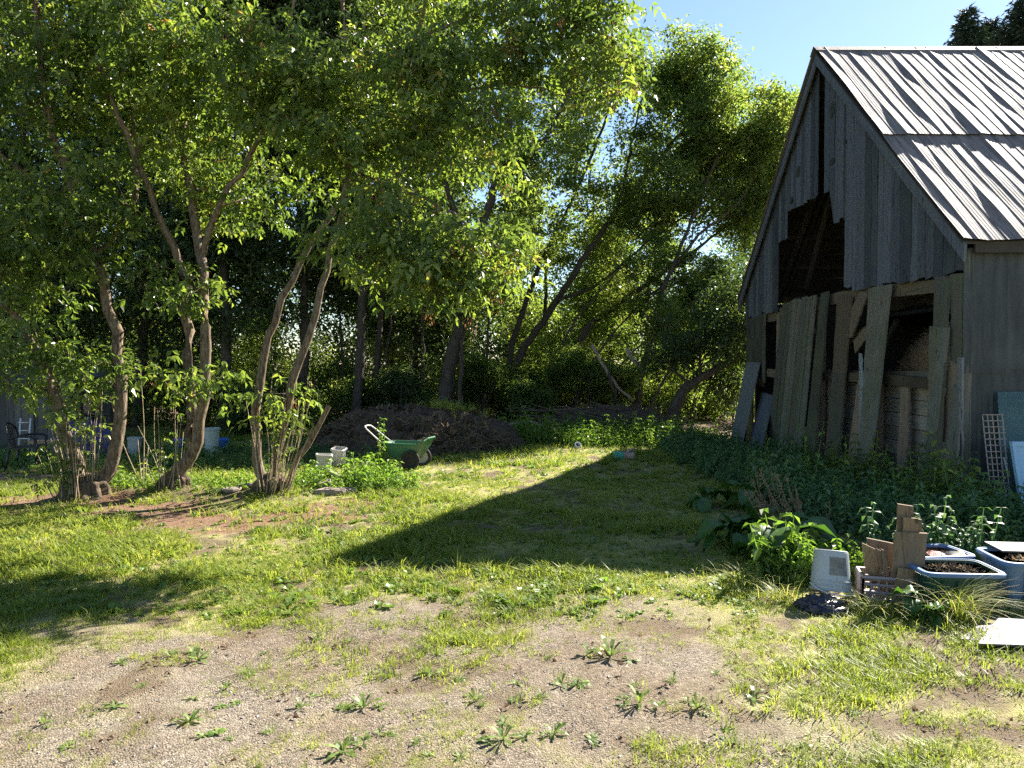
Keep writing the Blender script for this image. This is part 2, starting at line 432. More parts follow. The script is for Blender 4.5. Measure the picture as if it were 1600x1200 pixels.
def mat_siding():
    t = NT('painted_sheet_siding'); tc = t.n('ShaderNodeTexCoord')
    mp = t.n('ShaderNodeMapping'); mp.inputs['Scale'].default_value = (1, 1, 0.12); t.l(tc.outputs['Object'], mp.inputs[0])
    st = t.noise(mp.outputs[0], 14, 6, 0.65, 0.3); b = t.noise(tc.outputs['Object'], 1.3, 5, 0.6); r = t.attr()
    c = t.mix(t.ramp(st, [(.3, (0, 0, 0)), (.7, (1, 1, 1))]), (0.018, 0.022, 0.026), (0.065, 0.074, 0.084))
    c = t.mix(t.math('MULTIPLY', r, 0.4), c, (0.05, 0.06, 0.05))
    c = t.mix(t.math('MULTIPLY', t.ramp(b, [(0.5, (0, 0, 0)), (0.65, (1, 1, 1))]), 0.5), c, (0.085, 0.10, 0.09))
    c = t.mix(t.ramp(t.noise(mp.outputs[0], 9, 5, 0.7), [(0.62, (0, 0, 0)), (0.72, (0.6, 0.6, 0.6))]), c, (0.05, 0.04, 0.035))
    return t.done(t.pbr(c, 0.55, 0.1, t.bump(st, 0.15, 0.004), 0.4).outputs[0])
M['siding'] = mat_siding()
M['hay'] = mat_noisy('old_hay', (0.12, 0.085, 0.05), (0.34, 0.26, 0.17), 30, 0.95, 0, 1.0, (0.16, 0.11, 0.07), 0.5, 0.1, 0.03)
M['green_tub'] = mat_noisy('green_plastic', (0.035, 0.13, 0.07), (0.06, 0.19, 0.10), 5, 0.45, 0, 0.05, (0.14, 0.16, 0.10), 0.7)
M['dark_tub'] = mat_noisy('dark_green_plastic', (0.012, 0.05, 0.032), (0.022, 0.075, 0.05), 5, 0.4, 0, 0.05, (0.09, 0.10, 0.07), 0.25)
M['blue_rim'] = mat_noisy('blue_plastic', (0.0825, 0.158, 0.315), (0.128, 0.225, 0.39), 6, 0.42, 0, 0.05, (0.225, 0.24, 0.247), 0.35)
M['blue_tub'] = mat_noisy('grey_blue_plastic', (0.128, 0.196, 0.289), (0.178, 0.264, 0.365), 6, 0.45, 0, 0.05, (0.238, 0.246, 0.238), 0.4)
M['blue'] = mat_noisy('bright_blue_plastic', (0.02, 0.09, 0.42), (0.04, 0.14, 0.55), 4, 0.4, 0, 0)
M['white_pl'] = mat_noisy('white_plastic', (0.32, 0.352, 0.368), (0.416, 0.448, 0.464), 9, 0.38, 0, 0.04, (0.336, 0.32, 0.272), 0.35)
M['cream'] = mat_noisy('cream_plastic', (0.44, 0.432, 0.384), (0.544, 0.536, 0.488), 9, 0.45, 0, 0.04, (0.32, 0.288, 0.224), 0.45)
M['label'] = mat_noisy('faded_label', (0.096, 0.0912, 0.0816), (0.298, 0.298, 0.278), 38, 0.7, 0, 0, (0.0768, 0.0672, 0.0576), 0.6)
M['bag'] = mat_noisy('black_bag', (0.012, 0.011, 0.018), (0.035, 0.032, 0.045), 12, 0.28, 0, 0.5, None, 0, 0.6, 0.02)
M['crate'] = mat_noisy('pinkish_crate', (0.255, 0.196, 0.204), (0.357, 0.289, 0.289), 12, 0.55, 0, 0.05, (0.187, 0.162, 0.136), 0.5)
M['black_pl'] = mat_noisy('black_plastic', (0.008, 0.01, 0.014), (0.02, 0.023, 0.028), 5, 0.4, 0, 0)
M['rubber'] = mat_noisy('tyre_rubber', (0.015, 0.014, 0.013), (0.05, 0.045, 0.04), 20, 0.85, 0, 0.2)
M['white_metal'] = mat_noisy('white_painted_metal', (0.62, 0.62, 0.60), (0.78, 0.78, 0.76), 20, 0.4, 0, 0, (0.35, 0.25, 0.18), 0.3)
M['grey_can'] = mat_noisy('pale_grey_plastic', (0.30, 0.38, 0.39), (0.42, 0.50, 0.50), 5, 0.5, 0, 0.03, (0.25, 0.27, 0.25), 0.4)
M['shed'] = mat_plank('shed_board', (0.08, 0.08, 0.085), (0.20, 0.20, 0.205), (0.08, 0.08, 0.06), 0.3)
M['tarp'] = mat_noisy('blue_tarp', (0.03, 0.03, 0.12), (0.07, 0.06, 0.20), 8, 0.5, 0, 0.5, (0.06, 0.05, 0.06), 0.5, 0.4, 0.03)
M['redpaint'] = mat_noisy('faded_red', (0.25, 0.05, 0.04), (0.4, 0.10, 0.07), 8, 0.6, 0, 0)
M['orange'] = mat_noisy('orange_plastic', (0.50, 0.24, 0.08), (0.6, 0.33, 0.14), 8, 0.6, 0, 0)
M['teal'] = mat_noisy('teal_plastic', (0.04, 0.30, 0.24), (0.08, 0.40, 0.33), 8, 0.5, 0, 0)
M['pinkgrey'] = mat_noisy('pinkish_cardboard', (0.34, 0.22, 0.22), (0.48, 0.34, 0.33), 12, 0.7, 0, 0)
M['panel'] = mat_noisy('white_panel', (0.1, 0.0918, 0.0918), (0.14, 0.129, 0.129), 14, 0.6, 0, 0.1, (0.14, 0.118, 0.106), 0.5)
M['ltblue'] = mat_noisy('light_blue_paint', (0.26, 0.44, 0.56), (0.36, 0.54, 0.66), 7, 0.5, 0, 0.05, (0.40, 0.45, 0.47), 0.3)
M['stone'] = mat_noisy('field_stone', (0.14, 0.11, 0.09), (0.34, 0.28, 0.23), 14, 0.9, 0, 0.4, (0.10, 0.09, 0.06), 0.4)
M['rosette'] = mat_leaf('rosette', [(0, (0.1, 0.17, 0.04)), (0.6, (0.19, 0.27, 0.07)), (1, (0.28, 0.34, 0.11))], 0.4, 0.45, (1.4, 1.4, 0.8))
M['litter'] = mat_leaf('litter', [(0, (0.10, 0.06, 0.04)), (1, (0.30, 0.21, 0.13))], 0.25, 0.6, (1.2, 1.1, 1.0))
M['lattice'] = mat_noisy('lattice_wood', (0.27, 0.22, 0.18), (0.46, 0.39, 0.33), 20, 0.85, 0, 0.2)
M['twigs'] = mat_noisy('dead_twigs', (0.06, 0.045, 0.035), (0.20, 0.15, 0.11), 14, 0.9, 0, 0.2)
M['straw'] = mat_leaf('straw', [(0, (0.30, 0.19, 0.10)), (1, (0.55, 0.38, 0.22))], 0.3, 0.6, (1.2, 1.1, 0.9))
M['metalstrip'] = mat_noisy('galvanised', (0.34, 0.38, 0.44), (0.5, 0.54, 0.6), 10, 0.4, 0.5, 0.05)
def mat_glass():
    t = NT('dirty_glass'); v = t.coord()
    p = t.pbr(t.mix(t.noise(v, 5, 5), (0.07, 0.13, 0.13), (0.14, 0.22, 0.21)), 0.22, 0, None, 0.6)
    g = t.n('ShaderNodeBsdfTransparent'); g.inputs[0].default_value = (0.72, 0.86, 0.84, 1)
    m = t.n('ShaderNodeMixShader'); m.inputs[0].default_value = 0.5
    t.l(p.outputs[0], m.inputs[1]); t.l(g.outputs[0], m.inputs[2]); return t.done(m.outputs[0])
M['glass'] = mat_glass()

# ------------------------------------------------------------------ ground
GRAVEL = np.array([(-7, 0.2), (-4.4, 3.9), (-2.93, 4.4), (-2.35, 5.45), (-1.6, 5.85), (-0.6, 6.0), (0.2, 5.75), (1.1, 5.35), (1.3, 4.7), (1.1, 3.9), (1.2, 2.8), (2.0, 0.2)])
def sd_poly(x, y, P):
    d = np.full(x.shape, 1e9); inside = np.zeros(x.shape, bool)
    for i in range(len(P)):
        a = P[i]; b = P[(i + 1) % len(P)]; e = b - a
        wx = x - a[0]; wy = y - a[1]; t = np.clip((wx * e[0] + wy * e[1]) / (e @ e), 0, 1)
        d = np.minimum(d, (wx - e[0] * t) ** 2 + (wy - e[1] * t) ** 2)
        c = ((a[1] > y) != (b[1] > y)) & (x < (b[0] - a[0]) * (y - a[1]) / (b[1] - a[1] + 1e-12) + a[0]); inside ^= c
    d = np.sqrt(d); return np.where(inside, -d, d)
def fields(x, y):
    """grass, soil, red soil cover over the yard"""
    n1 = fbm(x * 0.9, y * 0.9, 3); n2 = fbm(x * 3.1, y * 3.1, 11); n3 = fbm(x * 8, y * 8, 23, 3)
    sd = sd_poly(x, y, GRAVEL) + (n1 - 0.5) * 2.0 + (n2 - 0.5) * 1.3
    grass = np.maximum(sstep(-0.35, 0.7, sd), 0.28 * sstep(.48, .62, n2))
    # thin cover to the right of the gravel
    thin = sstep(0.2, 1.0, x) * sstep(6.3, 5.2, y) * (n2 > 0.47)
    grass = grass * (1 - 0.55 * thin)
    grass = np.clip(grass + 0.5 * sstep(0.60, 0.70, n1) * sstep(0.5, 0.62, n2), 0, 1)
    bare = sstep(0.51, 0.62, n2 * 0.6 + n3 * 0.4)
    grass = grass * (1 - 0.5 * bare)
    path = sstep(1.0, 0.2, np.abs(y - 11.9 + 0.06 * x) + (n2 - 0.5)) * sstep(-4.9, -6.3, x)
    red = sstep(0.75, 0.25, np.abs(y - 9.5 + 0.10 * (x + 4) + 0.5 * np.sin(x * 1.3)) / 1.15 + (n2 - 0.5) * 2.2) * sstep(-0.9, -2.0, x)
    red = np.maximum(red, sstep(0.55, 0.1, np.hypot((x + 2.4) / 1.0, (y - 9.8) / 0.5) * 0.6 + (n2 - 0.5)))
    soil = 0.8 * bare * sstep(0.36, 0.5, n1)
    soil = np.maximum(soil, 0.7 * sstep(1.0, 0.0, np.hypot((x + 0.75) / 0.9, (y - 8.3) / 0.7)) * sstep(0.42, 0.55, n2))
    soil = np.maximum(soil, sstep(1.1, 0.2, np.hypot((x + 4.6) / 2.2, (y - 10.6) / 0.65)) * (0.5 + n2 * 0.5))
    soil = np.maximum(soil, sstep(19.5, 22.5, y + (n2 - .5) * 2) * 0.9)
    soil = np.maximum(soil, sstep(1.25, 0.9, np.hypot((x + 1.9) / 2.5, (y - 16.7) / 1.9)))
    grass = grass * (1 - 0.93 * red) * (1 - 0.8 * soil) * (1 - 0.9 * path)
    return np.clip(grass, 0, 1), np.clip(soil, 0, 1), np.clip(red * 0.62, 0, 1), path
def gz(x, y):
    x = np.asarray(x, float); y = np.asarray(y, float)
    near = sstep(40, 25, np.hypot(x, y))
    z = (fbm(x * 0.45, y * 0.45, 7, 3) - 0.5) * 0.10 * near + (fbm(x * 2.2, y * 2.2, 9, 3) - 0.5) * 0.035 * near
    z = z - 0.20 * sstep(3.6, 5.4, x) * sstep(7.5, 9.5, y) * sstep(30, 22, y)
    z = z + (fbm(x * 6, y * 6, 19, 3) - 0.5) * 0.02 * sstep(14, 8, y)
    z = z + 0.10 * np.exp(-(((x + 5.9) / 0.7) ** 2 + ((y - 10.9) / .5) ** 2)) + 0.14 * np.exp(-(((x + 4.75) / 0.9) ** 2 + ((y - 10.9) / .5) ** 2)) + 0.10 * np.exp(-(((x + 3.4) / 0.7) ** 2 + ((y - 10.8) / .5) ** 2))
    z = z + 0.6 * sstep(45, 120, np.hypot(x, y))
    return z
def axis(lo, hi, step, far, m):
    a = np.arange(lo, hi + 1e-6, step); g = np.geomspace(step * 2, far, m)
    return np.concatenate([lo - g[::-1], a, hi + g])
xs = axis(-14, 12, 0.075, 500, 34); ys = axis(1.2, 24, 0.075, 600, 34)
GX, GY = np.meshgrid(xs, ys)
gx, gy = GX.ravel(), GY.ravel()
gr, so_, rd, pa = fields(gx, gy)
gv_z = gz(gx, gy) + (fbm(gx * 9, gy * 9, 31, 2) - 0.5) * 0.02 * sstep(30, 20, gy)
nx, ny = len(xs), len(ys)
idx = np.arange(nx * ny).reshape(ny, nx)
F = np.stack([idx[:-1, :-1], idx[:-1, 1:], idx[1:, 1:], idx[1:, :-1]], -1).reshape(-1, 4)
me = mesh_np('ground', np.stack([gx, gy, gv_z], 1), F, np.full(len(F), 4), None, True, {'grass': gr, 'soil': np.maximum(so_, pa * .5), 'red': rd})
ground = bpy.data.objects.new('ground', me); COL.objects.link(ground); me.materials.append(M['ground'])
tag(ground, kind='structure')

# ------------------------------------------------------------------ templates
def leaflet(L, W, fold=0.25, droop=0.15):
    return np.array([[0, 0, 0], [L * .45, W / 2, fold * W * .5], [L, 0, -droop * L], [L * .45, -W / 2, fold * W * .5]])
def t_compound(rng, n=5, L=0.09, W=0.04, rach=0.13):
    Vs, Rs = [], []
    for i in range(n):
        if i == 0: p = np.array([rach, 0, -0.03]); yaw = 0
        else:
            s = 1 if i % 2 else -1; k = (i + 1) // 2; p = np.array([rach * (1 - 0.42 * k), 0, -0.01]); yaw = s * rng.uniform(0.8, 1.2)
        l = leaflet(L * rng.uniform(.75, 1.15), W * rng.uniform(.8, 1.2), rng.uniform(.1, .5), rng.uniform(0.1, .45))
        Vs.append(l @ rotm(rng.uniform(-.4, .4), rng.uniform(0, .7), yaw).T + p); Rs.append(np.full(4, rng.random()))
    Vs = np.concatenate(Vs)
    return Vs, np.arange(4 * n).reshape(n, 4), np.concatenate(Rs)
def t_spray(rng, n=7, L=0.10, W=0.045, rad=0.16):
    Vs, Rs = [], []
    for i in range(n):
        p = rng.normal(0, rad * .5, 3); p[2] *= 0.6
        l = leaflet(L * rng.uniform(.7, 1.2), W * rng.uniform(.8, 1.2), rng.uniform(.1, .5), rng.uniform(0, .4))
        Vs.append(l @ rotm(rng.uniform(-.8, .8), rng.uniform(-.4, 1.0), rng.uniform(0, 6.28)).T + p); Rs.append(np.full(4, rng.random()))
    return np.concatenate(Vs), np.arange(4 * n).reshape(n, 4), np.concatenate(Rs)
def t_tuft(rng, n=8, h=0.06, w=0.005, spread=0.03, lean=0.5):
    Vs, Fs, Rs = [], [], []
    for i in range(n):
        a = rng.uniform(0, 6.28); b = rng.uniform(0, spread); hh = h * rng.uniform(.5, 1.3); ln = rng.uniform(.1, lean) * hh
        d = np.array([math.cos(a), math.sin(a), 0]); sd = np.array([-d[1], d[0], 0]) * w / 2
        p0 = d * b; p1 = p0 + d * ln * .35 + [0, 0, hh * .6]; p2 = p0 + d * ln * 1.2 + [0, 0, hh * rng.uniform(.75, 1)]
        k = len(Vs) * 6
        Vs.append(np.array([p0 - sd, p0 + sd, p1 + sd * .8, p1 - sd * .8, p2 + sd * .15, p2 - sd * .15]))
        Fs += [(k, k + 1, k + 2, k + 3), (k + 3, k + 2, k + 4, k + 5)]; Rs.append(np.full(6, rng.random()))
    return np.concatenate(Vs), np.array(Fs), np.concatenate(Rs)
def t_rosette(rng, n=10, L=0.11, W=0.025, up=0.5):
    Vs, Fs, Rs = [], [], []
    for i in range(n):
        a = i / n * 6.28 + rng.uniform(-.3, .3); e = rng.uniform(.1, up); l = L * rng.uniform(.6, 1.15); w = W * rng.uniform(.7, 1.2)
        prof = [(0.02, .25), (.35, .7), (.7, 1.0), (1.0, .1)]
        V = []
        for (t, ww) in prof:
            x = l * t * math.cos(e); z = l * (t * math.sin(e) + 0.12 * math.sin(t * 3.1) - 0.18 * t * t)
            V += [[x, ww * w / 2, z + .004], [x, -ww * w / 2, z + .004]]
        k = i * 8; Vs.append(np.array(V) @ rotm(rng.uniform(-.3, .3), 0, a).T)
        Fs += [(k + 2 * j, k + 2 * j + 1, k + 2 * j + 3, k + 2 * j + 2) for j in range(3)]; Rs.append(np.full(8, rng.random()))
    return np.concatenate(Vs), np.array(Fs), np.concatenate(Rs)
def t_stem_plant(rng, h=0.45, pairs=7, L=0.09, W=0.045):
    """upright nettle-like stalk with opposite serrate leaves"""
    Vs, Fs, Rs = [], [], []; n = 0
    bend = rng.normal(0, .12, 2) * h
    for j in range(pairs):
        t = (j + 1.2) / (pairs + .2); p = np.array([bend[0] * t * t, bend[1] * t * t, h * t]); s = (1.15 - 0.65 * t) * rng.uniform(.8, 1.2)
        a0 = j * 1.57 + rng.uniform(-.3, .3)
        for a in (a0, a0 + 3.14):
            l = leaflet(L * s, W * s, .3, .35) @ rotm(rng.uniform(-.3, .3), rng.uniform(.0, .5), a).T + p
            Vs.append(l); Fs.append((n, n + 1, n + 2, n + 3)); Rs.append(np.full(4, rng.random())); n += 4
    for ax in ((.004, 0), (0, .004)):
        V = np.array([[-ax[0], -ax[1], 0], [ax[0], ax[1], 0], [bend[0] + ax[0] * .4, bend[1] + ax[1] * .4, h], [bend[0] - ax[0] * .4, bend[1] - ax[1] * .4, h]])
        Vs.append(V); Fs.append((n, n + 1, n + 2, n + 3)); Rs.append(np.full(4, .2)); n += 4
    return np.concatenate(Vs), np.array(Fs), np.concatenate(Rs)

EXEC_PARTS = True
# ------------------------------------------------------------------ trees
def catmull(P, step=0.25):
    P = np.asarray(P, float)
    if len(P) == 2: P = np.array([P[0], (P[0] + P[1]) / 2, P[1]])
    Q = np.vstack([2 * P[0] - P[1], P, 2 * P[-1] - P[-2]]); out = []
    for i in range(1, len(Q) - 2):
        p0, p1, p2, p3 = Q[i - 1], Q[i], Q[i + 1], Q[i + 2]
        n = max(2, int(np.linalg.norm((p2 - p1)[:3]) / step))
        for t in np.arange(n) / n:
            out.append(0.5 * ((2 * p1) + (-p0 + p2) * t + (2 * p0 - 5 * p1 + 4 * p2 - p3) * t * t + (-p0 + 3 * p1 - 3 * p2 + p3) * t ** 3))
    out.append(P[-1]); return np.array(out)

def stemp(pts, Y, r0, r1, base=None):
    """stem from photo pixels at depth Y (or list of depths) -> (n,4)"""
    n = len(pts); Ys = [Y] * n if np.isscalar(Y) else Y
    out = []
    for i, (p, yy) in enumerate(zip(pts, Ys)):
        q = onY(p[0], p[1], yy); out.append([q[0], q[1], q[2], r0 + (r1 - r0) * i / max(1, n - 1)])
    out = np.array(out)
    if base == 'ground': out[0, 2] = gz(out[0, 0], out[0, 1]) - 0.08
    return out
def crownp(px, py, Y, rx, ry, rd, n):
    c = onY(px, py, Y); s = Y / FPX
    return (c, np.array([rx * s, rd, ry * s]), n)

LEAF_TOTAL = [0]
def make_tree(name, label, cat, stems, crowns, seed, mleaf='leaf_near', mbark='bark_near', tmpl='compound', per=18, cr=0.40, group=None,
              leaf_scale=1.35, pods=0, flare=1.45, twigs=2, sprouts=None, stump=None, sleaf=.06, min_z=None, jitter=0.02, extra_bark=None, floor=0.0):
    rng = np.random.default_rng(seed)
    P, par, rad, isst = [], [], [], []
    for s in stems:
        S = catmull(s)
        attach = -1
        if P:                                    # a limb starts at the closest existing node, unless it starts on the ground
            A = np.array(P); d = np.linalg.norm(A - S[0][:3], axis=1); j = int(d.argmin())
            if d[j] < 0.55: attach = j
        for k, q in enumerate(S):
            w = rng.normal(0, jitter, 3) if 0 < k < len(S) - 1 else 0
            P.append(q[:3] + w); par.append(attach if k == 0 else len(P) - 2)
            rad.append(q[3] * ((1 + (flare - 1) * max(0, 1 - k / 4) ** 1.5) if attach == -1 else 1.0)); isst.append(True)
    nst = len(P)
    cl = []
    for (c, R, n) in crowns:
        d = rng.normal(0, 1, (n * 3, 3)); d /= np.linalg.norm(d, axis=1)[:, None]
        u = rng.random(n * 3) ** 0.42
        q = c + d * u[:, None] * R
        k = fbm(q[:, 0] * 0.9 + 50, q[:, 2] * 0.9 + q[:, 1] * .7, seed, 2)
        q = q[np.argsort(-k + rng.normal(0, 0.085, len(k)))][:n]
        cl.append(q)
    cl = np.concatenate(cl) if cl else np.zeros((0, 3))
    if min_z is not None: cl = cl[cl[:, 2] > min_z]
    if len(cl):
        A = np.array(P)
        top = A
        dd = np.array([np.linalg.norm(top - q, axis=1).min() for q in cl]); order = np.argsort(dd)
        cap = len(P) + len(cl) * 14
        AP = np.zeros((cap, 3)); AP[:len(P)] = A; nn = len(P)
        P = list(P)
        # the lowest part of each trunk takes no branches
        block = np.zeros(cap)
        zmin = cl[:, 2].min()
        for i in range(nst):
            if AP[i, 2] < max(floor, 0.9): block[i] = 50
        for ci in order:
            q = cl[ci]
            v = AP[:nn] - q
            cost = np.linalg.norm(v, axis=1) + 1.1 * np.maximum(0, v[:, 2] + 0.1) + block[:nn]
            j = int(cost.argmin()); p0 = AP[j]; L = np.linalg.norm(q - p0)
            if L < 0.12: continue
            ns = max(1, min(12, int(L / 0.33)))
            pd = p0 - AP[par[j]] if par[j] >= 0 else np.array([0, 0, 1.0])
            pd = pd / (np.linalg.norm(pd) + 1e-9)
            mid = (p0 + q) / 2 + pd * L * 0.18 + np.array([0, 0, L * 0.07]) + rng.normal(0, L * 0.05, 3)
            prev = j
            for k in range(1, ns + 1):
                t = k / ns; w = (1 - t) ** 2 * p0 + 2 * t * (1 - t) * mid + t * t * q
                if k < ns: w = w + rng.normal(0, 0.018, 3)
                AP[nn] = w; P.append(w); par.append(prev); rad.append(0); isst.append(False); prev = nn; nn += 1
                if nn >= cap - 14: break
            if nn >= cap - 14: break
    P = np.array(P); N = len(P); par = np.array(par); rad = np.array(rad, float)
    acc = np.zeros(N); ch = [[] for _ in range(N)]
    for i in range(N):
        if par[i] >= 0: ch[par[i]].append(i)
    for i in range(N - 1, -1, -1):
        if i >= nst:
            r = (acc[i] ** (1 / 2.1)) if acc[i] > 0 else 0.0055
            rad[i] = min(max(r, 0.0055), 0.16)
            acc[par[i]] += rad[i] ** 2.1 if par[i] >= nst else 0
    for i in range(nst, N):                       # never thicker than the limb it leaves
        rad[i] = min(rad[i], rad[par[i]] * 0.92)
    mb = MB(seed)
    seen = np.zeros(N, bool)
    starts = [i for i in range(N) if par[i] < 0]
    stack = [(i, None) for i in starts]
    while stack:
        i, frm = stack.pop()
        chain = [] if frm is None else [frm]
        j = i
        while True:
            chain.append(j); seen[j] = True
            cs = ch[j]
            if not cs: break
            m = max(cs, key=lambda c: (isst[c] and isst[j] and par[c] == j and c == j + 1, rad[c]))
            for c in cs:
                if c != m: stack.append((c, j))
            j = m
        if len(chain) < 2: continue
        rr = rad[chain].copy()
        if frm is not None: rr[0] = rr[1]
        mx = rr.max(); sides = 9 if mx > .05 else (6 if mx > .02 else 4 if mx > .01 else 3)
        rr = rr * (1 + rng.normal(0, 0.05, len(rr))) if mx > .04 else rr
        mb.tube(P[chain], rr, sides, cap=False if frm is not None else True)
    root_xy = P[0]
    tips = cl
    for q in tips:
        for _ in range(twigs):
            d = rng.normal(0, 1, 3); d[2] = d[2] * .5; d /= np.linalg.norm(d)
            e = q + d * rng.uniform(.25, .5)
            mb.tube([q, (q + e) / 2 + [0, 0, .03], e - [0, 0, .03]], [.004, .003, .0015], 3, cap=False)
    org = np.array([root_xy[0], root_xy[1], float(gz(root_xy[0], root_xy[1]))])
    t = empty(name, org, label, cat, group)
    mb.build('trunk', M[mbark], t, smooth=True)
    if len(cl):
        k = len(cl) * per
        pos = np.repeat(cl, per, 0)
        off = rng.normal(0, 1, (k, 3)); off /= np.linalg.norm(off, axis=1)[:, None]
        off *= (rng.random(k) ** 0.55)[:, None] * cr * np.array([1.15, 1.15, 0.75])
        pos = pos + off
        yaw = np.arctan2(off[:, 1], off[:, 0]) + rng.normal(0, .8, k); pitch = rng.normal(0.35, .45, k); roll = rng.normal(0, .5, k)
        sc = rng.uniform(.7, 1.25, k) * leaf_scale
        chunks = []; sel = rng.integers(0, 3, k)
        tone = np.clip(np.repeat(rng.normal(.48, .2, len(cl)), per) + rng.normal(0, .17, k), 0, 1)
        for v in range(3):
            m = sel == v
            if tmpl == 'compound': T = t_compound(rng)
            elif tmpl == 'spray': T = t_spray(rng)
            else: T = t_spray(rng, 5, .12, .05, .2)
            chunks.append(scatter(T, pos[m], rotmany(yaw[m], pitch[m], roll[m]), sc[m], rng, tone[m], .3))
        o = merge_obj('crown', chunks, M[mleaf], t)
        LEAF_TOTAL[0] += k
        if pods:
            kk = pods; ii = rng.integers(0, len(cl), kk)
            pos = np.repeat(cl[ii] + rng.normal(0, .15, (kk, 3)) - [0, 0, .15], 22, 0) + rng.normal(0, .045, (kk * 22, 3)) * [1, 1, 1.6]
            n = len(pos)
            T = (leaflet(.045, .014), np.arange(4).reshape(1, 4), np.full(4, .5))
            merge_obj('seed_cluster', [scatter(T, pos, rotmany(rng.uniform(0, 6.28, n), rng.normal(1.2, .3, n), rng.normal(0, .5, n)), rng.uniform(.8, 1.3, n), rng)], M['seedpod'], t)['kind'] = 'stuff'
    if stump:
        th = np.linspace(0, 2 * math.pi, 48, endpoint=False); pz = np.linspace(-.12, stump[3], 22); T_, Z_ = np.meshgrid(th, pz)
        fl = 1.0 + .65 * np.clip((.22 - Z_) / .34, 0, 1) ** 2 * (.45 + .75 * np.abs(np.sin(T_ * 2.5 + seed)))
        tp = np.clip((stump[3] - Z_) / .14, 0, 1) ** .5
        rr_ = stump[2] * fl * tp * (1 + .45 * (fbm(T_ * 2.2 + seed, Z_ * 7, seed, 4) - .5)) * (1 + .08 * np.sin(T_ * 9 + Z_ * 6))
        VV = np.stack([stump[0] + np.cos(T_) * rr_ * 1.15, stump[1] + np.sin(T_) * rr_ * .9, Z_ + float(gz(stump[0], stump[1]))], -1).reshape(-1, 3)
        ix = np.arange(48 * 22).reshape(22, 48); nx2 = np.roll(ix, -1, 1)
        merge_obj('stump', [(VV, np.stack([ix[:-1], nx2[:-1], nx2[1:], ix[1:]], -1).reshape(-1, 4), np.full(len(VV), .5))], M['bark_stump'], t, smooth=True)
    if sprouts:
        sb = MB(seed + 5); lp = []
        for (sx, sy, n, h, spread, lean) in sprouts:
            for _ in range(n):
                a = rng.uniform(0, 6.28); rr = rng.uniform(.1, 1) * spread
                b = np.array([sx + rr * math.cos(a), sy + rr * math.sin(a) * .7, float(gz(sx, sy)) - .03]); hh = h * rng.uniform(.35, 1.1)
                tip = b + np.array([rng.normal(lean, .12) * hh + math.cos(a) * .15 * hh, rng.normal(0, .1) * hh, hh]); mid = (b + tip) / 2 + rng.normal(0, .025, 3) * hh
                r0 = rng.uniform(.005, .011); sb.tube(catmull([b, mid, tip], .2), np.linspace(r0, .003, len(catmull([b, mid, tip], .2))), 5)
                if rng.random() < sleaf: lp.append(tip); lp.append(mid + [0, 0, hh * .1])
        sb.build('sprouts', M['sprout'], t, smooth=True)
        if lp:
            lp = np.array(lp); n = len(lp) * 7; pos = np.repeat(lp, 7, 0) + rng.normal(0, .09, (n, 3))
            merge_obj('sprout_leaves', [scatter(t_compound(rng), pos, rotmany(rng.uniform(0, 6.28, n), rng.normal(.3, .3, n), rng.normal(0, .4, n)), rng.uniform(.6, 1.0, n), rng)], M['leaf_near'], t)
    return t

# --- the row of multi-stemmed trees on the left of the yard
S = stemp
make_tree('multi_stem_tree', 'far left tree with an S-curved orange-brown trunk rising from a broad sprouting stump', 'tree', [
    S([(150, 778), (158, 752), (178, 712), (192, 660), (188, 590), (180, 520), (163, 440), (140, 385), (120, 320), (95, 250), (70, 150), (60, 40), (50, -80)], 10.6, 0.095, 0.035, 'ground'),
    S([(128, 776), (122, 740), (112, 700), (95, 640), (70, 570), (42, 525), (10, 480), (-40, 420)], [10.5, 10.5, 10.4, 10.3, 10.2, 10.1, 10, 9.9], 0.10, 0.03, 'ground'),
    S([(120, 320), (60, 290), (0, 240), (-80, 180)], 10.6, 0.045, 0.02),
    S([(148, 400), (200, 330), (215, 250), (205, 150), (190, 30)], [10.6, 10.9, 11.1, 11.3, 11.4], 0.05, 0.02)],
    [crownp(60, 120, 10.6, 190, 190, 1.7, 85), crownp(-20, 380, 10.2, 130, 130, 1.2, 34), crownp(60, 560, 9.9, 70, 60, .6, 9), crownp(120, 330, 10.7, 100, 110, 1.2, 17), crownp(130, 590, 10.3, 45, 60, .5, 7),
     crownp(60, -220, 10.8, 220, 180, 1.9, 50), crownp(-200, 60, 11.0, 160, 260, 1.8, 60)],
    101, pods=0, stump=(-5.98, 10.5, .24, .34), sprouts=[(-6.05, 10.3, 26, 1.3, .28, -.12), (-5.85, 10.4, 12, 2.0, .2, -.1)], twigs=3, sleaf=.35)
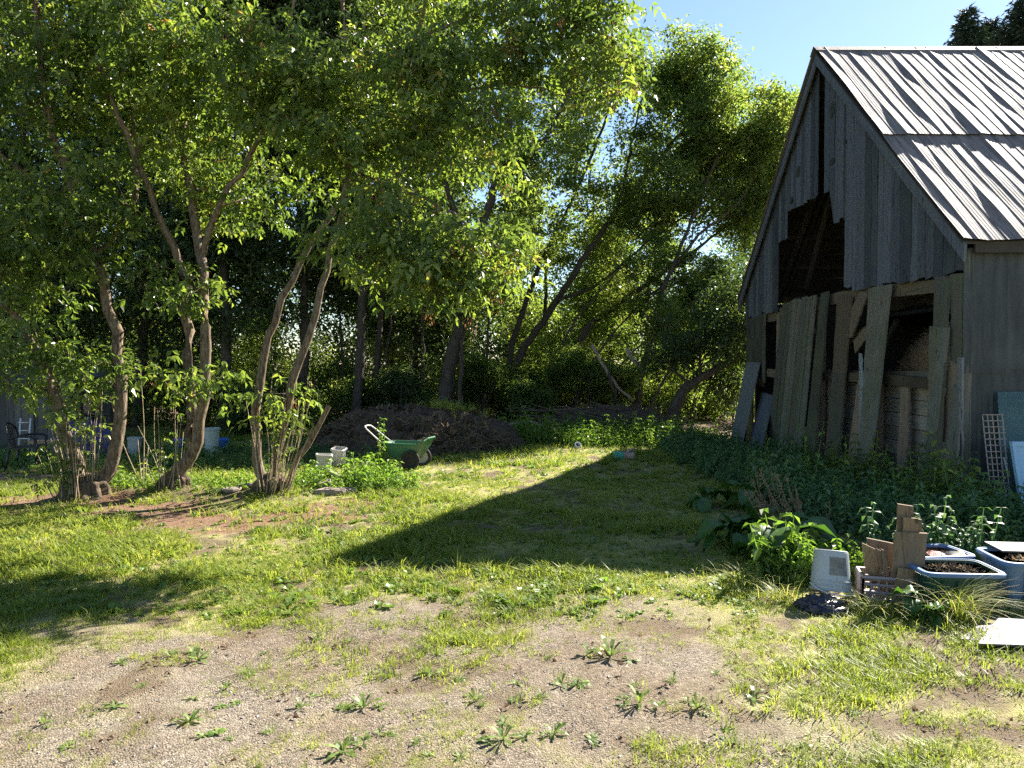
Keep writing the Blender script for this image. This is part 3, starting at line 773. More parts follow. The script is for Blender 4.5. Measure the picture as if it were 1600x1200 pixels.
make_tree('multi_stem_tree', 'middle tree of the left row, its twin trunk fanning into high limbs', 'tree', [
    S([(268, 775), (283, 735), (295, 700), (298, 640), (292, 560), (290, 480), (288, 430)], 10.9, 0.092, 0.07, 'ground'),
    S([(285, 730), (308, 690), (322, 620), (324, 540), (320, 450), (312, 395)], [10.9, 10.85, 10.8, 10.8, 10.8, 10.9], 0.085, 0.065),
    S([(288, 430), (270, 385), (248, 330), (215, 250), (185, 180), (160, 110), (140, 20), (130, -90)], [10.9, 10.8, 10.7, 10.6, 10.5, 10.5, 10.4, 10.4], 0.055, 0.02),
    S([(312, 395), (300, 330), (290, 250), (286, 150), (285, 60), (290, -80)], [10.9, 11, 11, 11.1, 11.2, 11.3], 0.065, 0.025),
    S([(314, 410), (332, 350), (352, 305), (375, 272), (410, 200), (440, 110), (460, 0)], [10.9, 10.8, 10.6, 10.5, 10.4, 10.3, 10.2], 0.05, 0.02)],
    [crownp(290, 130, 10.9, 190, 170, 1.8, 120), crownp(300, 300, 10.9, 130, 90, 1.2, 18), crownp(450, 160, 10.4, 120, 150, 1.4, 55),
     crownp(200, 300, 10.4, 80, 80, .8, 8), crownp(300, -180, 11, 250, 170, 2.0, 60), crownp(290, 590, 10.5, 60, 40, .4, 5), crownp(250, 470, 10.5, 70, 60, .5, 6)],
    102, pods=24, stump=(-4.9, 10.9, .16, .24), sprouts=[(-4.9, 10.8, 14, 1.1, .25, -.05), (-5.35, 10.9, 4, 1.6, .05, .0)], twigs=3)
make_tree('multi_stem_tree', 'right tree of the left row with two slim leaning stems and a cut stub', 'tree', [
    S([(418, 776), (408, 735), (400, 680), (402, 600), (420, 530), (440, 470), (470, 410), (505, 350), (560, 270), (610, 180), (650, 60), (680, -60)], [10.75] * 6 + [10.8, 10.9, 11, 11.1, 11.2, 11.3], 0.07, 0.024, 'ground'),
    S([(425, 776), (432, 735), (440, 680), (460, 600), (482, 530), (500, 450), (515, 390), (540, 300), (545, 200), (540, 80), (530, -60)], [10.7] * 7 + [10.6, 10.5, 10.4, 10.4], 0.072, 0.024, 'ground'),
    S([(440, 768), (455, 740), (480, 695), (514, 634)], [10.7, 10.65, 10.6, 10.55], 0.05, 0.036),
    S([(560, 270), (640, 300), (720, 340), (790, 400)], [11, 10.3, 9.4, 8.7], 0.028, 0.01),
    S([(610, 180), (700, 150), (790, 130), (880, 150)], [11.1, 11, 10.8, 10.6], 0.032, 0.01),
    S([(650, 60), (740, 20), (840, -20), (930, 10)], [11.2, 11, 10.8, 10.6], 0.03, 0.01)],
    [crownp(600, 190, 10.4, 150, 170, .95, 60), crownp(760, 130, 10.4, 150, 150, .9, 52), crownp(880, 60, 10.4, 110, 110, .9, 30), crownp(930, 80, 10.4, 55, 100, .6, 16),
     crownp(660, 350, 8.9, 120, 80, .45, 22), crownp(740, 420, 8.6, 75, 70, .35, 15), crownp(640, 430, 8.8, 60, 40, .3, 6), crownp(540, 400, 9.2, 50, 45, .3, 5),
     crownp(640, -150, 11.0, 250, 170, 1.6, 55), crownp(900, -80, 11.0, 100, 120, 1.3, 30), crownp(440, 640, 10.7, 40, 40, .3, 3)],
    103, pods=95, stump=(-3.42, 10.72, .19, .24), sprouts=[(-3.35, 10.5, 26, 1.35, .22, .12)], twigs=3)

# --- trees at the back, each from its own outline in the photo
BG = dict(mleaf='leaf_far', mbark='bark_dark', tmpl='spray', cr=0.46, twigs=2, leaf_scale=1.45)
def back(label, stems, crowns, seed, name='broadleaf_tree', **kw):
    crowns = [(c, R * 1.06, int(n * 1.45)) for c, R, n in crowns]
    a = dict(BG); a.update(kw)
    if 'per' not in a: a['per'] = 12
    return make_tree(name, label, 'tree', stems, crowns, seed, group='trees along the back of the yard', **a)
back('thick dark trunk leaning right, standing directly behind the compost heap', [
    S([(688, 642), (700, 590), (716, 520), (730, 460), (742, 400), (770, 300), (800, 180), (820, 60)], 22.5, .25, .07, 'ground'), S([(742, 400), (700, 300), (660, 180), (640, 60)], 22.5, .10, .04), S([(770, 300), (850, 220), (900, 120)], [22.5, 22.4, 22.3], .08, .03)],
    [crownp(760, 220, 22.7, 150, 190, 2.8, 110), crownp(640, 120, 22.7, 110, 140, 2.5, 60), crownp(860, 160, 22.9, 100, 120, 2.2, 60), crownp(730, 430, 22.5, 100, 60, 1.6, 22)], 201)
back('slender straight dark tree just right of the thick leaning trunk behind the heap', [
    S([(716, 640), (720, 580), (722, 520), (726, 440), (735, 330)], 22.3, .075, .03, 'ground')], [crownp(735, 400, 22.3, 70, 90, 1.6, 26)], 202)
back('forked tree beside the heap with two dark limbs leaning far right', [
    S([(785, 656), (788, 620), (800, 580), (830, 530), (870, 470), (915, 400), (965, 330), (1020, 260), (1070, 200)], [26.5, 26.5, 26.5, 26.4, 26.3, 26.2, 26.1, 26, 26], .18, .05, 'ground'),
    S([(792, 600), (800, 540), (822, 470), (850, 400), (890, 320), (930, 230), (960, 150)], [26.5, 26.6, 26.7, 26.8, 27, 27.2, 27.4], .12, .04),
    S([(915, 400), (960, 330), (985, 240), (1000, 160)], 26.2, .07, .03), S([(870, 470), (940, 440), (1010, 380), (1080, 330)], 26.2, .06, .025)],
    [crownp(1000, 230, 26.3, 130, 130, 2.6, 110), crownp(930, 150, 26.5, 110, 120, 2.6, 75), crownp(1080, 190, 26, 90, 100, 2.2, 60), crownp(1040, 330, 26.2, 80, 50, 1.8, 30), crownp(860, 330, 27, 80, 80, 2, 40), crownp(1080, 100, 26.2, 70, 45, 1.6, 34), crownp(1030, 130, 26.3, 60, 60, 1.8, 44), crownp(970, 280, 26.4, 90, 90, 2.2, 60), crownp(1140, 160, 26, 60, 60, 1.8, 34)], 203)
back('tree with a thick bare limb sweeping right across a gap of sky', [
    S([(872, 655), (880, 600), (898, 550), (925, 505), (962, 480), (985, 460), (1020, 440), (1050, 415), (1085, 392), (1140, 350)], [27.0] * 10, .17, .04, 'ground'),
    S([(985, 474), (1010, 462), (1030, 450), (1070, 400)], 27.1, .06, .02), S([(1040, 425), (1100, 428), (1150, 408)], 27, .035, .015)],
    [crownp(1120, 290, 27, 90, 70, 2.0, 60), crownp(1190, 330, 27, 50, 90, 2.0, 40), crownp(1160, 250, 27, 70, 90, 2.0, 50), crownp(930, 470, 27.3, 70, 35, 1.6, 16), crownp(880, 560, 27.3, 60, 45, 1.5, 16)], 204)
back('slim dark curving tree between the brush pile and the barn, its top against the sky', [
    S([(992, 652), (998, 610), (1004, 575), (1018, 530), (1028, 490), (1038, 450), (1050, 420), (1070, 370), (1090, 320), (1120, 250), (1150, 190)], 25.0, .13, .03, 'ground'),
    S([(1028, 512), (1060, 485), (1090, 468)], 25.0, .04, .015), S([(1050, 420), (1100, 360), (1150, 320), (1190, 260)], [25, 25.2, 25.4, 25.6], .06, .02)],
    [crownp(1140, 200, 25.2, 80, 75, 2.0, 60), crownp(1200, 210, 25.6, 50, 70, 1.8, 56), crownp(1170, 330, 25.6, 50, 50, 1.6, 22), crownp(1100, 490, 25.2, 55, 30, 1.2, 12)], 205)
back('low dark trunk that lies over to the right behind the corner of the barn', [
    S([(1043, 655), (1062, 620), (1080, 600), (1110, 583), (1140, 565), (1175, 530)], 21.2, .17, .07, 'ground'), S([(1080, 598), (1058, 580), (1040, 560)], 21.2, .05, .02), S([(1094, 592), (1092, 550), (1090, 520)], 21.2, .05, .02)],
    [crownp(1110, 520, 21.5, 70, 50, 1.6, 34), crownp(1170, 470, 21.8, 60, 70, 1.8, 34), crownp(1050, 560, 21.5, 40, 40, 1.0, 10), crownp(1150, 600, 22, 50, 40, 1.4, 16)], 206, mleaf='leaf_dark')
back('yellow-green tree far back seen under the sweeping limb, left of the sky gap', [
    S([(950, 640), (955, 560), (960, 480), (965, 400)], 29, .14, .05, 'ground')], [crownp(940, 440, 29, 75, 80, 2.4, 70), crownp(960, 370, 29, 50, 50, 2, 26), crownp(930, 540, 29, 80, 50, 2, 40)], 207, cr=.7)
for i, (lab, cx, cy, Y, rx, ry, n) in enumerate([
    ('far tree filling the gap between the thick leaning trunk and the forked tree', 730, 300, 31, 110, 150, 95),
    ('far tree seen between the two dark limbs of the forked tree', 850, 400, 32, 100, 130, 90),
    ('far tree beyond the sweeping limb, low against the sky', 1010, 330, 33, 85, 90, 50),
    ('far tree whose top meets the edge of the barn roof', 1180, 270, 31, 70, 120, 70)]):
    back(lab, [S([(cx - 10, 645), (cx, 520), (cx + 5, 400)], Y, .15, .05, 'ground')], [crownp(cx, cy, Y, rx, ry, 2.4, n), crownp(cx, cy + ry * .8, Y, rx * .8, ry * .4, 2, n // 4)], 230 + i, cr=.7, leaf_scale=1.7)
# darker wood at the left
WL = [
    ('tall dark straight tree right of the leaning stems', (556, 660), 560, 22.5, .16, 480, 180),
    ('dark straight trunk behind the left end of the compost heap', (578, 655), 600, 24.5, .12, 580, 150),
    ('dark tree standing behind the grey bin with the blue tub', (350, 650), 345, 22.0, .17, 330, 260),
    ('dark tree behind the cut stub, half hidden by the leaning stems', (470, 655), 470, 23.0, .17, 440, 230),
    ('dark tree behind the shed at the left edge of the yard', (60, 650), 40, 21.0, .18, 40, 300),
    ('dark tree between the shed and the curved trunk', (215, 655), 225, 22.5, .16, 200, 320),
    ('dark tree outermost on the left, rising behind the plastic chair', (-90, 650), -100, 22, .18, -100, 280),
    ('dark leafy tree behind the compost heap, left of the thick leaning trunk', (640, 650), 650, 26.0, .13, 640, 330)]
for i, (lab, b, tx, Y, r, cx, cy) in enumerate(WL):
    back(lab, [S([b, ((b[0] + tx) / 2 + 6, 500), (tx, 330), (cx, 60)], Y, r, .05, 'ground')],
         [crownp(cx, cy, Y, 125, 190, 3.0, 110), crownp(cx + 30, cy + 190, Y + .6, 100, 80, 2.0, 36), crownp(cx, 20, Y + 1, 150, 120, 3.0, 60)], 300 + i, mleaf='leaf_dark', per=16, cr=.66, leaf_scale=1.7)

for i, (lab, pts, Y) in enumerate([
    ('thin dark sapling arching right, right of the brush pile, crossing the low trunk', [(1000, 645), (1040, 590), (1075, 530), (1095, 470)], 23.8),
    ('thin dark sapling arching over the middle of the brush pile', [(938, 648), (960, 590), (1000, 540), (1055, 500)], 24.2),
    ('long thin stem bending right beneath the sweeping limb', [(900, 652), (915, 590), (950, 530), (1010, 470), (1080, 430)], 25.5),
    ('thin dark stem rising just right of the forked tree', [(848, 655), (862, 580), (900, 500), (960, 430), (1010, 390)], 25),
    ('thin upright stem between the thick leaning trunk and the forked tree', [(752, 655), (760, 570), (768, 460), (790, 360)], 24),
    ('thin upright stem directly left of the thick leaning trunk', [(655, 652), (662, 560), (660, 460), (668, 380)], 23.5),
    ('thin dark stem above the cart handle', [(608, 652), (604, 560), (612, 470), (600, 400)], 24.5),
    ('thin dark stem above the cream pails', [(528, 654), (535, 560), (530, 470), (540, 390)], 24.5)]):
    q = onY(pts[-1][0], pts[-1][1], Y)
    back(lab, [S(pts, Y, .05, .015, 'ground')], [(q, np.array([1.1, .9, .8]), 10), (onY(pts[-2][0], pts[-2][1], Y), np.array([.8, .6, .6]), 5)], 260 + i, name='sapling', cr=.4, leaf_scale=1.2)

# spruces behind the barn roof
def spruce(label, px, ptop, Y, seed, width=1.9):
    rng = np.random.default_rng(seed)
    top = onY(px, ptop, Y); x, y, H = top
    t = empty('spruce_tree', (x, y, 0), label, 'tree', 'spruces behind the barn')
    mb = MB(seed); mb.tube([(x, y, -.1), (x, y, H * .5), (x, y, H)], [.2, .12, .02], 8); 
    chunks = []; V, n = [], 0
    pos, yaw, pit, sc = [], [], [], []
    z = H - .15; k = 0
    while z > H * .35:
        w = width * min(1, ((H - z) / 4.5)) ** .8 + .12
        for a in np.arange(0, 6.28, 6.28 / 9) + rng.uniform(0, 1):
            L = w * rng.uniform(.75, 1.15); d = np.array([math.cos(a), math.sin(a), 0])
            end = np.array([x, y, z]) + d * L - [0, 0, L * .22]
            mb.tube([(x, y, z), end], [.02, .006], 3, cap=False)
            m = max(3, int(L / .055))
            for s in np.linspace(.12, 1, m):
                q = np.array([x, y, z]) + (end - np.array([x, y, z])) * s + [0, 0, .06 * math.sin(s * 3.14)]
                for _ in range(4):
                    pos.append(q + rng.normal(0, .05, 3)); yaw.append(a + rng.choice([-1, 1]) * rng.uniform(.3, 1.3)); pit.append(rng.normal(.15, .45)); sc.append(rng.uniform(.7, 1.2) * (1.1 - .3 * s))
        z -= .26
    mb.build('trunk', M['bark_dark'], t, smooth=True)
    pos = np.array(pos); T = (np.vstack([leaflet(.24, .05), leaflet(.24, .05) @ rotm(1.57).T]), np.arange(8).reshape(2, 4), np.full(8, .5))
    merge_obj('crown', [scatter(T, pos, rotmany(np.array(yaw), np.array(pit), rng.uniform(-.5, .5, len(pos))), np.array(sc), rng)], M['needle'], t)
spruce('dark spruce tip rising over the barn roof, the left one of the spruces', 1513, 15, 26, 41, 1.7)
spruce('dark spruce tip close behind the left spruce over the barn roof', 1548, 30, 27.5, 42, 1.7)
spruce('dark spruce at the right edge of the photo above the barn roof', 1598, -8, 26, 43, 1.9)

# undergrowth below the trees: nobody could count it
rng = np.random.default_rng(77)
def leafmass(name, label, cat, cen, siz, n, seed, mleaf, tm='spray', sc=1.2, kind='stuff', group=None, stems=60, clump=1.0):
    g = np.random.default_rng(seed)
    ch = []; tot = []
    mb = MB(seed)
    for (c, s, k) in zip(cen, siz, n):
        q = g.normal(0, 1, (k * 2, 3)); q /= np.linalg.norm(q, axis=1)[:, None]; q *= (g.random(k * 2) ** .4)[:, None]
        q = np.asarray(c) + q * np.asarray(s)
        nn = fbm(q[:, 0] * 1.3 * clump, q[:, 2] * 1.6 * clump + q[:, 1], seed, 3)
        q = q[np.argsort(-nn + g.normal(0, .06, len(nn)))][:k]
        q[:, 2] = np.maximum(q[:, 2], .03); tot.append(q)
        for _ in range(max(2, stems // len(cen))):
            b = np.array([c[0] + g.normal(0, s[0] * .4), c[1] + g.normal(0, s[1] * .4), 0]); e = b + [g.normal(0, .5), g.normal(0, .3), (c[2] + s[2] * .6)]
            mb.tube([b, (b + e) / 2 + g.normal(0, .12, 3), e], [.02, .013, .005], 4, cap=False)
    q = np.concatenate(tot); k = len(q); sel = g.integers(0, 3, k); tone = np.clip(fbm(q[:, 0] * 1.5, q[:, 2] * 1.5, seed + 3, 2) * 1.2 - .1 + g.normal(0, .14, k), 0, 1)
    for v in range(3):
        m = sel == v; T = t_spray(g, 7, .10, .05, .2) if tm == 'spray' else t_compound(g)
        ch.append(scatter(T, q[m], rotmany(g.uniform(0, 6.28, m.sum()), g.normal(.2, .5, m.sum()), g.normal(0, .5, m.sum())), g.uniform(.7, 1.3, m.sum()) * sc, g, tone[m], .3))
    return mb, ch
cen, siz, cnt = [], [], []
for x in np.arange(-19, 8.5, .85):
    Y = 22.6 + rng.uniform(-.6, .9) + (3.6 if x > -2 else 0); h = rng.uniform(.7, 1.3)
    cen.append((x, Y, h * .8)); siz.append((.8, .8, h)); cnt.append(330)
for x in np.arange(-24, 10.5, 1.1):
    Y = 26 + rng.uniform(-1, 2.5) + (3 if x > -2 else 0); h = rng.uniform(1.0, 2.2)
    cen.append((x, Y, h)); siz.append((1.1, 1.0, h * 1.1)); cnt.append(420)
mb, ch = leafmass('undergrowth', '', '', cen, siz, cnt, 78, 'leaf_far', stems=260)
o = merge_obj('undergrowth', ch, M['leaf_far'], None, (0, 24, 0)); tag(o, 'tangled green saplings and undergrowth below the trees along the back of the yard', 'undergrowth', kind='stuff')
o = mb.build('undergrowth_stems', M['bark_dark'], o, smooth=True)
# the far wood that closes the view
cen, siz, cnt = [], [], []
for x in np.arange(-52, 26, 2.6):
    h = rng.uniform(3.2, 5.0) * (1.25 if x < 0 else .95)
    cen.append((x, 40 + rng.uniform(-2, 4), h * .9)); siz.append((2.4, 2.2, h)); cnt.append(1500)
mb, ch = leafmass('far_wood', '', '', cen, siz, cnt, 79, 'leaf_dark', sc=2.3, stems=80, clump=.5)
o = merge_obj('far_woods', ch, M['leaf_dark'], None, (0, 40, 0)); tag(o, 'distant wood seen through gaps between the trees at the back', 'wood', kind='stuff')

# bright shrubs that stand out in the back
def shrub(label, px, py, Y, rx, ry, n, seed, mleaf='leaf_far', per=60, name='shrub'):
    c = onY(px, py, Y); g = np.random.default_rng(seed); st = []
    for k in range(4):
        b = np.array([c[0] + g.normal(0, .15), Y + g.normal(0, .1), 0, .025]); e = np.array([c[0] + g.normal(0, rx * Y / FPX * .6), Y + g.normal(0, .3), c[2] + g.uniform(0, .5) * ry * Y / FPX, .008])
        b[2] = gz(b[0], b[1]) - .05; st.append(np.array([b, (b + e) / 2 + [g.normal(0, .1), 0, .1, 0], e]))
    make_tree(name, label, 'shrub', st, [crownp(px, py, Y, rx, ry, rx * Y / FPX * .8, n)], seed, mleaf=mleaf, mbark='bark_dark', tmpl='spray', per=per, cr=.34, twigs=1, leaf_scale=.9, flare=1.1, group='shrubs along the back of the yard', floor=.1)
shrub('bright yellow-green bush under the sweeping limb, left of the slim curving tree', 905, 590, 23.8, 50, 50, 34, 501)
shrub('sunlit bush directly right of the forked tree base', 835, 620, 23.0, 30, 38, 20, 502)
shrub('sunlit bush above the brush pile, between it and the leaning pale limbs', 955, 595, 24.2, 40, 38, 24, 503)
shrub('light green bush between the thick leaning trunk and the forked tree', 750, 610, 23.6, 30, 50, 22, 504)
shrub('low dim bush behind the left side of the compost heap', 620, 610, 22.6, 45, 36, 24, 505, 'leaf_dark')
shrub('leafy bush against the sky gap, behind the slim curving tree', 1080, 450, 25.5, 60, 55, 40, 506)
shrub('bush filling the corner beside the far edge of the barn', 1150, 520, 24.0, 45, 80, 46, 507)
shrub('dim bush right of the grey bin with the blue tub', 385, 640, 19.5, 50, 35, 26, 508, 'leaf_dark')

# dead pale limbs leaning in the shrubs
def limb(label, pts, Y, r0, r1, name='fallen_limb', mat='bark_pale', group=None):
    mb = MB(9); q = stemp(pts, Y, r0, r1); q = catmull(q, .2); q[:, :3] += np.random.default_rng(len(pts)).normal(0, .012, (len(q), 3)); mb.tube(q[:, :3], q[:, 3], 7)
    o = mb.build(name, M[mat], smooth=True); return tag(o, label, 'dead limb', group)
limb('pale broken limb leaning left to right above the brush pile', [(925, 540), (945, 575), (965, 605), (990, 625)], 22.4, .05, .04)
limb('short pale snapped limb just left of the slim curving tree', [(978, 545), (990, 562), (1000, 575)], 21.9, .06, .05)
limb('dark thin limb propped upright left of the slim curving tree', [(950, 580), (956, 600), (963, 630)], 22.2, .045, .04, mat='bark_dark')
limb('long pale branch lying on the ground between the heap and the brush pile', [(772, 676), (800, 664), (830, 660), (860, 668), (890, 672)], 18.9, .05, .03)
# ------------------------------------------------------------------ the barn
BX = 6.0                                    # gable wall plane, seen from outside at x < 6
RX = 5.85                                   # roof edge
YN, YF = 10.04, 19.45                       # near and far corners of the gable
RYN, RYF = 9.86, 19.72                      # eaves
YM = 14.79
ZA, ZE = 7.93, 3.48
ROOF_LEN = 10.5
barn = empty('barn', (BX + 4, YM, -.2), 'old grey barn with torn plank gable and rusty ribbed metal roof on the right', 'barn')
def roofz(y): return ZA - (ZA - ZE) * abs(y - YM) / (YM - RYN)
def fp(px, py, X=BX): return onX(px, py, X)
rng = np.random.default_rng(5)

# roof sheets, ribbed and buckled, facing the yard
def roof_slope(side):
    tiers = [(0.0, 0.555, .028), (0.535, 1.0, 0.0)]
    out = []
    n_u = 1500 if side < 0 else 120
    u = np.linspace(RX, RX + ROOF_LEN, n_u)
    ye = RYN if side < 0 else RYF
    for (s0, s1, lift) in tiers:
        ns = 46 if side < 0 else 6
        s = np.linspace(s0, s1, ns); U, Sx = np.meshgrid(u, s)
        if s1 == 1.0: Sx = Sx + (Sx > .98) * 0.012 * np.sin(U * 5.3) * (fbm(U * 3, U * 0, 5, 2) - .2)
        wob = 0.012 * (fbm(U * .9, Sx * 3.0, 61, 2) - .5) + 0.003 * np.sin(Sx * 17 + U * 1.3)
        ph = (U + wob) / 0.0485
        rib = np.abs(np.sin(ph * math.pi)) ** .8 * 0.0022
        cell = (U + wob) / .194; big = cell % 1.0
        lift_ = np.clip(fbm(np.floor(cell) * 3.7, Sx * 3.8 + np.floor(cell) * 1.9, 66, 2) - .50, 0, 1)   # how far each lap stands open
        seam = sstep(.0, .06, big) * (1 - .92 * big) * (.006 + .085 * lift_ ** 1.3)
        buck = (fbm(U * 1.2, Sx * 3.2, 62, 2) - .5) * 0.03
        h = rib + seam + buck + lift
        edge = 0.02 * (fbm(U * 4, Sx * 0, 71, 2) - .5)
        Y = YM + (ye - YM) * Sx; Z = ZA - (ZA - ZE) * Sx
        ang = math.atan2(ZA - ZE, abs(ye - YM)); nyv = math.copysign(math.sin(ang), ye - YM); nzv = math.cos(ang)
        V = np.stack([U, Y + nyv * (h + .03), Z + nzv * (h + .03) + edge * 0], -1).reshape(-1, 3)
        idx = np.arange(len(u) * len(s)).reshape(len(s), len(u))
        F = np.stack([idx[:-1, :-1], idx[:-1, 1:], idx[1:, 1:], idx[1:, :-1]], -1).reshape(-1, 4)
        if side < 0: F = F[:, ::-1]
        out.append((V, F, np.full(len(V), .5)))
    return merge_obj('roof_metal', out, M['roof'], barn, smooth=True)
tag(roof_slope(-1), 'sunlit ribbed metal roof slope with buckled sheets'); roof_slope(1)
# ridge cap
mb = MB(3); mb.prism([(RX - .02, YM, ZA + .085), (RX - .02, YM - .17, ZA - .07 + .02), (RX + ROOF_LEN, YM - .17, ZA - .05), (RX + ROOF_LEN, YM, ZA + .085)], (0, -.004, .006))
mb.prism([(RX - .02, YM, ZA + .085), (RX - .02, YM + .17, ZA - .05), (RX + ROOF_LEN, YM + .17, ZA - .05), (RX + ROOF_LEN, YM, ZA + .085)], (0, .004, .006))
mb.build('ridge_cap', M['roof'], barn)
# roof deck and purlins
mb = MB(6)
for ye in (RYN, RYF):
    d = -1 if ye < YM else 1
    mb.prism([(RX + .02, YM, ZA - .02), (RX + .02, ye - d * .03, ZE + .0), (RX + ROOF_LEN, ye - d * .03, ZE), (RX + ROOF_LEN, YM, ZA - .02)], (0, 0, -.03))
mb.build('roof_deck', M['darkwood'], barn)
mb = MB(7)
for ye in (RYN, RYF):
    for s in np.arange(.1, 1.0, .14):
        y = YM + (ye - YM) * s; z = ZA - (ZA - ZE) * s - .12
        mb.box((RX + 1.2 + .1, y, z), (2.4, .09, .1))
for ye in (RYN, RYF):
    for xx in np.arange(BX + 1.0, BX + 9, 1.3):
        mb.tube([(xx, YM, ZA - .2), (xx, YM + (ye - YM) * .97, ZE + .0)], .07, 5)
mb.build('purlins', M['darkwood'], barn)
# rake boards along both slopes of the gable
mb = MB(8)
for ye, d in ((RYN, -1), (RYF, 1)):
    a = np.array([RX + .03, YM, ZA - .03]); b = np.array([RX + .03, ye, ZE - .03]); dn = np.array([0, 0, -.23])
    mb.plank(b + dn, b, a, a + dn, (.035, 0, 0), .6, 14, .006, .01)
mb.build('rake_board', M['gable'], barn)
# structural frame behind the planks
zl = 3.08
for y in (YN + .1, 12.6, 14.9, 17.2, YF - .12): mb = MB(9); mb.box((BX + .10, y, 1.4), (.12, .18, 3.3), ry=rng.normal(0, .01)); mb.build('frame_post', M['brace'], barn)
mb = MB(10)
for (p, q, w) in [((1165, 497), (1215, 487), .2), ((1214, 483), (1318, 455), .19), ((1318, 455), (1505, 430), .2)]:
    a = fp(p[0], p[1], BX + .06); b = fp(q[0], q[1], BX + .06)
    mb.plank(a + [0, 0, -w], a, b, b + [0, 0, -w], (.14, 0, 0), .4, 6, .01, .0)
mb.build('loft_beam', M['beam'], barn)
mb = MB(11)
for (p, q, w) in [((1193, 576), (1225, 578), .19), ((1282, 580), (1345, 582), .17), ((1372, 584), (1452, 590), .17), ((1225, 578), (1282, 580), .17), ((1345, 582), (1372, 584), .17)]:
    a = fp(p[0], p[1], BX + .04); b = fp(q[0], q[1], BX + .04)
    mb.plank(a + [0, 0, -w], a, b, b + [0, 0, -w], (.15, 0, 0), None, 6, .006, .0)
mb.build('girt_beam', M['beam'], barn)

# gable planks above the loft line
SLOT = (fp(1288, 200)[1], fp(1277, 200)[1])
def bottom_px(px):
    if px < 1190: return 498
    if px < 1213: return 489
    if px < 1226: return 376
    if px < 1298: return 333 + (px - 1226) * (297 - 333) / 70
    if px < 1310: return 349
    if px < 1317: return 344
    if px < 1355: return 452
    if px < 1390: return 446
    return 446 + (px - 1390) * (423 - 446) / 115
mb = MB(12)
y = YN
k = 0
cuts = []
while y < YF:
    w = mb.rng.uniform(.13, .25) * (1 + .35 * (y < 13))
    y2 = min(y + w, YF)
    # do not straddle the openings
    for e in (fp(1190, 480)[1], fp(1213, 400)[1], fp(1226, 350)[1], SLOT[0], SLOT[1], fp(1310, 350)[1], fp(1317, 400)[1]):
        if y + .03 < e < y2: y2 = e
    ym = (y + y2) / 2; px = 800 + BX * FPX / ym
    if not (SLOT[0] - 1e-6 <= ym <= SLOT[1] + 1e-6):
        zb = fp(px, bottom_px(px))[2] + mb.rng.normal(0, .012)
        if 1226 <= px < 1298: za, zc = fp(800 + BX * FPX / y, bottom_px(800 + BX * FPX / y))[2], fp(800 + BX * FPX / y2, bottom_px(min(1297, 800 + BX * FPX / y2)))[2]
        else: za = zc = zb
        gap = mb.rng.uniform(.006, .03)
        t0, t1 = roofz(y) - .05, roofz(y2) - .05
        lean = mb.rng.normal(0, .012)
        if t0 > za and t1 > zc:
            mb.plank((BX, y2, zc), (BX, y + gap, za), (BX, y + gap + lean * 0, t0), (BX, y2, t1), (.022, 0, 0), None, 12, .005, .02, mb.rng.normal(0, .006))
    else:
        # boards end above the slot
        pass
    y = y2
tag(mb.build('gable_planks', M['gable'], barn), 'weathered grey upper planks')
# knot holes and broken chips: thin black patches stand in for their darkness
for (px, py, w, h) in [(1300, 172, .10, .16), (1300, 252, .10, .07), (1247, 268, .09, .12), (1237, 313, .06, .08), (1320, 222, .05, .05)]:
    mb = MB(13); c = fp(px, py, BX - .012); mb.prism([c + [0, w, -h * .8], c + [0, w * .2, -h], c + [0, -w, -h * .5], c + [0, -w * .8, h * .7], c + [0, w * .1, h], c + [0, w, h * .5]], (.009, 0, 0), .1); mb.build('hole_dark_patch', M['black_pl'], barn)

# lower planks, each one its own slipping board
def lower(pts, name='loose_plank', X=BX, Xb=None, mat='lower', th=.03, r=None, label=None, seg=14, wob=.009, rag=.05, seed=0, bow=0):
    """pts: bottom-left, bottom-right, top-right, top-left in the photo; Xb = plane of the bottom end"""
    mb = MB(seed + int(pts[0][0])); Xb = X if Xb is None else Xb
    q = [onX(*pts[0], Xb), onX(*pts[1], Xb), onX(*pts[2], X), onX(*pts[3], X)]
    mb.plank(q[0], q[1], q[2], q[3], (th, 0, 0), r, seg, wob, rag, bow)
    o = mb.build(name, M[mat], barn)
    if label: o['label'] = label
    return o
XO = BX - .03
lower([(1166, 700), (1176, 702), (1176, 497), (1166, 499)], X=BX)
lower([(1177, 600), (1192, 604), (1194, 490), (1177, 494)], X=BX)
lower([(1190, 598), (1194, 598), (1195, 488), (1193, 489)], X=XO)
# door leaf of seven planks that has slid sideways
mb = MB(21)
TL, TR, BR_, BL = (1223, 474), (1276, 459), (1250, 738), (1198, 722)
nd = 7; ed = np.cumsum([0, 1.3, .9, 1.1, .8, 1.2, .9, 1.1]); ed /= ed[-1]
for i in range(nd):
    f0, f1 = ed[i], ed[i + 1] - .02
    L = lambda A, B, f: (A[0] + (B[0] - A[0]) * f, A[1] + (B[1] - A[1]) * f)
    b0, b1, t1, t0 = L(BL, BR_, f0), L(BL, BR_, f1), L(TL, TR, f1), L(TL, TR, f0)
    dz = mb.rng.normal(0, 5)
    mb.plank(onX(b0[0], b0[1] + dz, BX - .28), onX(b1[0], b1[1] + dz, BX - .28), onX(t1[0], t1[1] + mb.rng.normal(0, 2), BX - .05), onX(t0[0], t0[1], BX - .05), (.028, 0, 0), None, 14, .010, .05, mb.rng.normal(0, .01))
q0, q1 = onX(1219, 520, BX - .02), onX(1272, 512, BX - .02); mb.plank(q0 + [0, 0, -.12], q0, q1, q1 + [0, 0, -.12], (.03, 0, 0))
